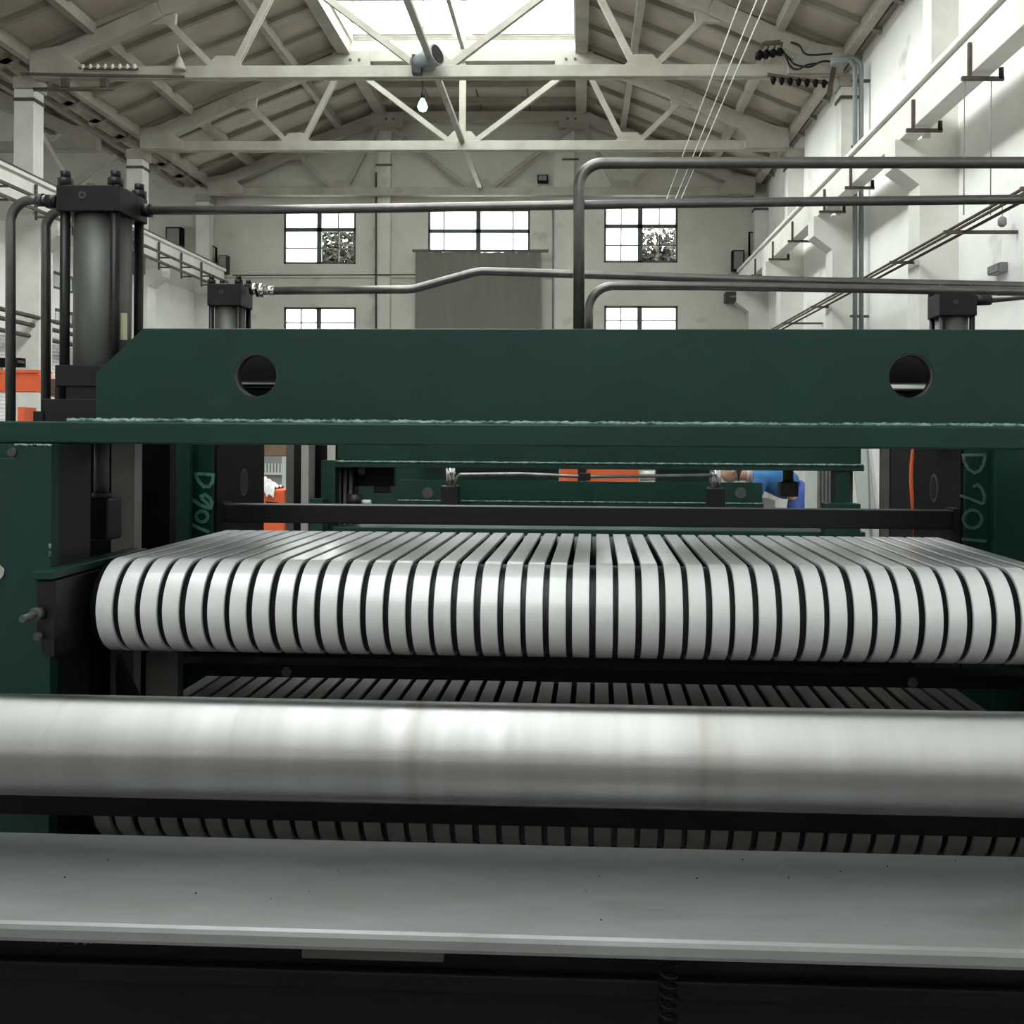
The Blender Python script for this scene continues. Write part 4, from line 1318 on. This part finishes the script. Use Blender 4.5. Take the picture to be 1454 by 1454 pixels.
# right gap: pale sheet, post, worker
a, b = mv(1212, 640, 6.4), mv(1241, 730, 6.4)
t = thing('leaning_sheet', 'pale sheet leaning upright in the right gap beside the rear column', 'sheet', (a.x, 6.4, FL), 'machine')
zt, zb = .2, FL
def lx(z, left):
    k = (a.z - z) / (a.z - b.z)
    return (mv(1211, 640, 6.4).x + .045 * k) if left else (mv(1237, 640, 6.4).x + .052 * k)
part('panel', MB().prism([(lx(zb, 1) , zb), (lx(zb, 0) - .2, zb), (lx(-.55, 0), -.55), (lx(zt, 0), zt), (lx(zt, 1), zt), (lx(-.55, 1), -.55)], 'y', 6.4, 6.43), M['sheet'], t)
part('edge_fold', MB().bar((lx(-.55, 0) - .008, 6.395, -.55), (lx(zt, 0) - .008, 6.395, zt), .02, .02), M['white_cloth'], t)
x0, x1 = mv(1252, 640, 5.0).x, mv(1263, 640, 5.0).x
solo('steel_post', MB().box(x0, x1, 5.0, 5.04, FL, .2), M['midgrey'], 'thin grey upright post right of the pale leaning sheet', 'post', (x0, 5, FL), 'machine')
x0, x1 = mv(1263, 640, 5.2).x, mv(1300, 640, 5.2).x
solo('dark_cupboard', MB().box(x0, x1 + .3, 5.2, 5.24, FL, .2), M['black'], 'narrow black cupboard standing left of the right rear column', 'cupboard', (x0, 5.2, FL), 'machine', bevel=.01)
c = mv(1298, 650, 3.37)
t = thing('orange_reflection', 'orange light reflected on the edge of the right rear column, modelled as a thin strand', 'reflection', c, 'machine')
part('reflection', MB().tube(fillet([mv(1303, 600, 3.38), mv(1292, 665, 3.38), mv(1301, 790, 3.38)], 1.5, 12), .006, 8), M['orange'], t)  # solid strand standing in for orange light on the column edge
x0, x1 = mv(1144, 668, 7.6).x, mv(1161, 668, 7.6).x
solo('white_board', MB().box(x0, x1, 7.6, 7.63, FL, 0), M['sheet'], 'narrow white board standing left of the ribbed grey post in the right gap', 'board', (x0, 7.6, FL), 'machine')
bb = thing('ribbed_post', 'grey ribbed post standing between the white board and the green column', 'post', (mv(1174, 668, 7.0).x, 7, FL), 'machine')
for k in range(5):
    x = mv(1163 + k * 5.2, 668, 7.0).x
    part('rib', MB().tube([(x, 7.0, FL), (x, 7.0, 0)], .0125, 10), M['midgrey'], bb)

# ---- orange hoist at the left, behind the pipes
Yo = 13.0
t = thing('orange_hoist', 'orange gantry hoist at the left edge in front of the white brick wall', 'hoist', hy(30, 700, Yo), 'hall')
a, b = hy(-40, 527, Yo), hy(52, 556, Yo)
part('girder', MB().box(a.x, b.x, Yo, Yo + .3, b.z, a.z), M['orange'], t, bevel=.01)
part('girder_lip', MB().box(a.x, b.x + .03, Yo - .03, Yo + .33, a.z - .02, a.z + .02), M['orange'], t)
part('end_bracket', MB().prism([(b.x, a.z), (b.x + .12, a.z - .12), (b.x + .12, b.z - .06), (b.x, b.z)], 'y', Yo, Yo + .3), M['orange'], t)
c, d = hy(25, 578, Yo), hy(36, 600, Yo)
part('leg', MB().prism([(c.x, c.z), (d.x - .02, c.z), (d.x + .06, FL), (c.x - .02, FL)], 'y', Yo, Yo + .3), M['orange'], t)
part('stiffener', MB().box(hy(4, 540, Yo).x, hy(8, 540, Yo).x, Yo - .02, Yo, b.z, a.z), M['orange'], t)
e, f = hy(-10, 622, Yo), hy(12, 642, Yo)
part('lower_beam', MB().box(e.x - .5, f.x, Yo - .3, Yo, f.z, e.z), M['orange'], t)
e = hy(74, 548, Yo)
part('hook_block', MB().box(e.x - .14, e.x + .05, Yo + .1, Yo + .25, e.z - .1, e.z + .1), M['rust'], t)
a = hx(33, 515, XL + .55)
t = thing('wall_valve', 'small dark valve on the white brick wall at the left', 'valve', a)
part('body', MB().box(XL + .05, a.x, a.y - .1, a.y + .1, a.z - .1, a.z + .1), M['dark'], t)
part('spindle', MB().tube([(a.x, a.y, a.z), (a.x + .1, a.y - .35, a.z)], .03, 8), M['rust'], t)
# dark pipes along the left wall
for i, (z, lab) in enumerate(((2.55, 'upper rusty pipe along the left wall above the white brickwork'), (2.38, 'middle rusty pipe along the left wall above the white brickwork'), (2.15, 'lowest rusty pipe along the left wall above the white brickwork'))):
    solo('wall_pipe', MB().tube([(XL + .6 - .1 * i, 17.5, z + .1), (XL + .6 - .1 * i, 26.8, z)], .05, 8), M['rust'], lab, 'pipe', (XL + .6, 17.5, z))


# ================================================================== the bending worker
def person():
    v = 10.0
    hd = mv(1040, 668, v)          # head
    S = hd.z + 0.0
    x = hd.x
    p = thing('person', 'person in blue work clothes bending forward behind the rearmost press', 'person', (x + .7, v, FL + .38), 'machine')
    z0 = FL + .38

    def skin(name, verts, edges, radii, material, parent, root=0):
        me = bpy.data.meshes.new(name)
        b = BASE[parent.name]
        me.from_pydata([Vector(q) - b for q in verts], edges, [])
        me.materials.append(material)
        o = bpy.data.objects.new(name, me)
        COL.objects.link(o)
        o.parent = parent
        BASE[o.name] = b
        md = o.modifiers.new('skin', 'SKIN')
        for i, r in enumerate(radii):
            me.skin_vertices[0].data[i].radius = (r, r) if not isinstance(r, tuple) else r
        me.skin_vertices[0].data[root].use_root = True
        md.use_smooth_shade = True
        sd = o.modifiers.new('subdivision', 'SUBSURF')
        sd.levels = sd.render_levels = 2
        return o
    # profile facing left: hips right, back nearly level
    hip = (x + .66, v, -.50)
    ch = (x + .30, v, -.36)
    neck = (x + .13, v, -.35)
    vsk = [hip, (x + .48, v, -.43), ch, neck, (x + .03, v, -.345), (x - .02, v, -.36)]
    esk = [(i, i + 1) for i in range(5)]
    rad = [.10, .11, .13, .065, .085, .06]
    for s in (-1, 1):
        b0 = len(vsk)
        vsk += [(x + .26, v + s * .19, -.39), (x + .16, v + s * .23, -.64), (x + .0, v + s * .17, -.82)]
        esk += [(2, b0), (b0, b0 + 1), (b0 + 1, b0 + 2)]
        rad += [.065, .05, .035]
        b1 = len(vsk)
        vsk += [(x + .68, v + s * .1, -.62), (x + .64, v + s * .11, -1.02), (x + .70, v + s * .11, z0 + .08), (x + .56, v + s * .12, z0 + .04)]
        esk += [(0, b1), (b1, b1 + 1), (b1 + 1, b1 + 2), (b1 + 2, b1 + 3)]
        rad += [.06, .05, .045, .035]
    skin('body', vsk, esk, rad, M['skin'], p)
    # head with face
    m_ = MB()
    vs, fs = [], []
    n1, n2 = 14, 18
    hc = Vector((x - .01, v, -.325))
    for i in range(n1 + 1):
        th = math.pi * i / n1
        for j in range(n2):
            ph = 2 * math.pi * j / n2
            d = Vector((math.sin(th) * math.cos(ph), math.sin(th) * math.sin(ph), math.cos(th)))
            q = Vector((d.x * .098, d.y * .078, d.z * .118))
            if d.x < -.7 and abs(d.y) < .3 and -.35 < d.z < .15:
                q.x -= .02 * (1 - abs(d.y) / .3)
            if d.z < -.5 and d.x < 0:
                q.x -= .012
            vs.append(Matrix.Rotation(math.radians(28), 3, 'Y') @ q * 1.0 + hc)
    for i in range(n1):
        for j in range(n2):
            j2 = (j + 1) % n2
            fs.append((i * n2 + j, i * n2 + j2, (i + 1) * n2 + j2, (i + 1) * n2 + j))
    h = part('head', m_.add(vs, fs, True), M['skin'], p)
    for s in (-1, 1):
        e = hc + Matrix.Rotation(math.radians(28), 3, 'Y') @ Vector((-.088, s * .03, .012))
        part('eye', MB().tube([e + Vector((.01, 0, 0)), e, e - Vector((.004, 0, 0))], [.012, .011, .004], 8), M['white_cloth'], h)
        e = hc + Vector((.01, s * .078, 0))
        part('ear', MB().tube([e + Vector((0, -.008 * s, .03)), e + Vector((0, .008 * s, .0)), e + Vector((-.005, -.004 * s, -.03))], [.008, .016, .008], 8), M['skin'], h)
    e = hc + Matrix.Rotation(math.radians(28), 3, 'Y') @ Vector((-.088, 0, -.055))
    part('mouth', MB().box(e.x - .006, e.x + .012, e.y - .022, e.y + .022, e.z - .004, e.z + .004), M['rust'], h)
    m_ = MB()
    vs, fs = [], []
    for i in range(8):
        th = math.pi * .42 * i / 7
        for j in range(n2):
            ph = 2 * math.pi * j / n2
            d = Vector((math.sin(th) * math.cos(ph), math.sin(th) * math.sin(ph), math.cos(th)))
            q = Vector((d.x * .107 + .014, d.y * .087, d.z * .128 + .004))
            vs.append(Matrix.Rotation(math.radians(72), 3, 'Y') @ q + hc)
    for i in range(7):
        for j in range(n2):
            j2 = (j + 1) % n2
            fs.append((i * n2 + j, i * n2 + j2, (i + 1) * n2 + j2, (i + 1) * n2 + j))
    part('hair', m_.add(vs, fs, True), M['hair'], p)
    # clothing
    sv = [hip, (x + .48, v, -.43), ch, (x + .19, v, -.355)]
    se = [(0, 1), (1, 2), (2, 3)]
    sr = [.165, .168, .178, .09]
    for s in (-1, 1):
        b0 = len(sv)
        sv += [(x + .26, v + s * .19, -.39), (x + .16, v + s * .23, -.64), (x + .06, v + s * .19, -.76)]
        se += [(2, b0), (b0, b0 + 1), (b0 + 1, b0 + 2)]
        sr += [.08, .065, .05]
    skin('jacket', sv, se, sr, M['blue'], p)
    tv = [hip, (x + .60, v, -.47)]
    te = [(0, 1)]
    tr = [.172, .165]
    for s in (-1, 1):
        b1 = len(tv)
        tv += [(x + .68, v + s * .1, -.62), (x + .64, v + s * .11, -1.02), (x + .70, v + s * .11, z0 + .1)]
        te += [(0, b1), (b1, b1 + 1), (b1 + 1, b1 + 2)]
        tr += [.115, .088, .07]
        part('boot', MB().box(x + .52, x + .80, v + s * .12 - .05, v + s * .12 + .05, z0, z0 + .1), M['black'], p, bevel=.02)
    skin('trousers', tv, te, tr, M['jeans'], p)
    c = Vector((x + .15, v, -.35))
    part('collar', MB().tube([c + Vector((-.012, 0, .0)), c + Vector((.02, 0, 0))], .088, 18), M['white_cloth'], p)
    # hands: palm, four fingers and a thumb each
    for s in (-1, 1):
        w = Vector((x + .0, v + s * .17, -.82))
        hnd = part('hand', MB().box(w.x - .055, w.x + .005, w.y - .04, w.y + .04, w.z - .075, w.z - .0), M['skin'], p, bevel=.012)
        for k in range(4):
            f0 = w + Vector((-.05, -.03 + .02 * k, -.07))
            L_ = (.06, .07, .066, .05)[k]
            part('finger', MB().tube([f0, f0 + Vector((-.01, 0, -L_ * .5)), f0 + Vector((.012, 0, -L_))], [.0095, .009, .007], 8), M['skin'], hnd)
        f0 = w + Vector((-.03, -s * .04, -.03))
        part('thumb', MB().tube([f0, f0 + Vector((-.02, -s * .022, -.025)), f0 + Vector((-.035, -s * .02, -.055))], [.012, .011, .008], 8), M['skin'], hnd)
    pl = thing('work_platform', 'low steel work platform under the bending person', 'platform', (x + .5, v, FL), 'machine')
    part('deck', MB().box(x + .1, x + 1.2, v - .4, v + .4, z0 - .05, z0), M['midgrey'], pl)
    for a in (x + .15, x + 1.15):
        for b in (-.35, .35):
            part('leg', MB().box(a - .03, a + .03, v + b - .03, v + b + .03, FL, z0 - .05), M['dark'], pl)


person()
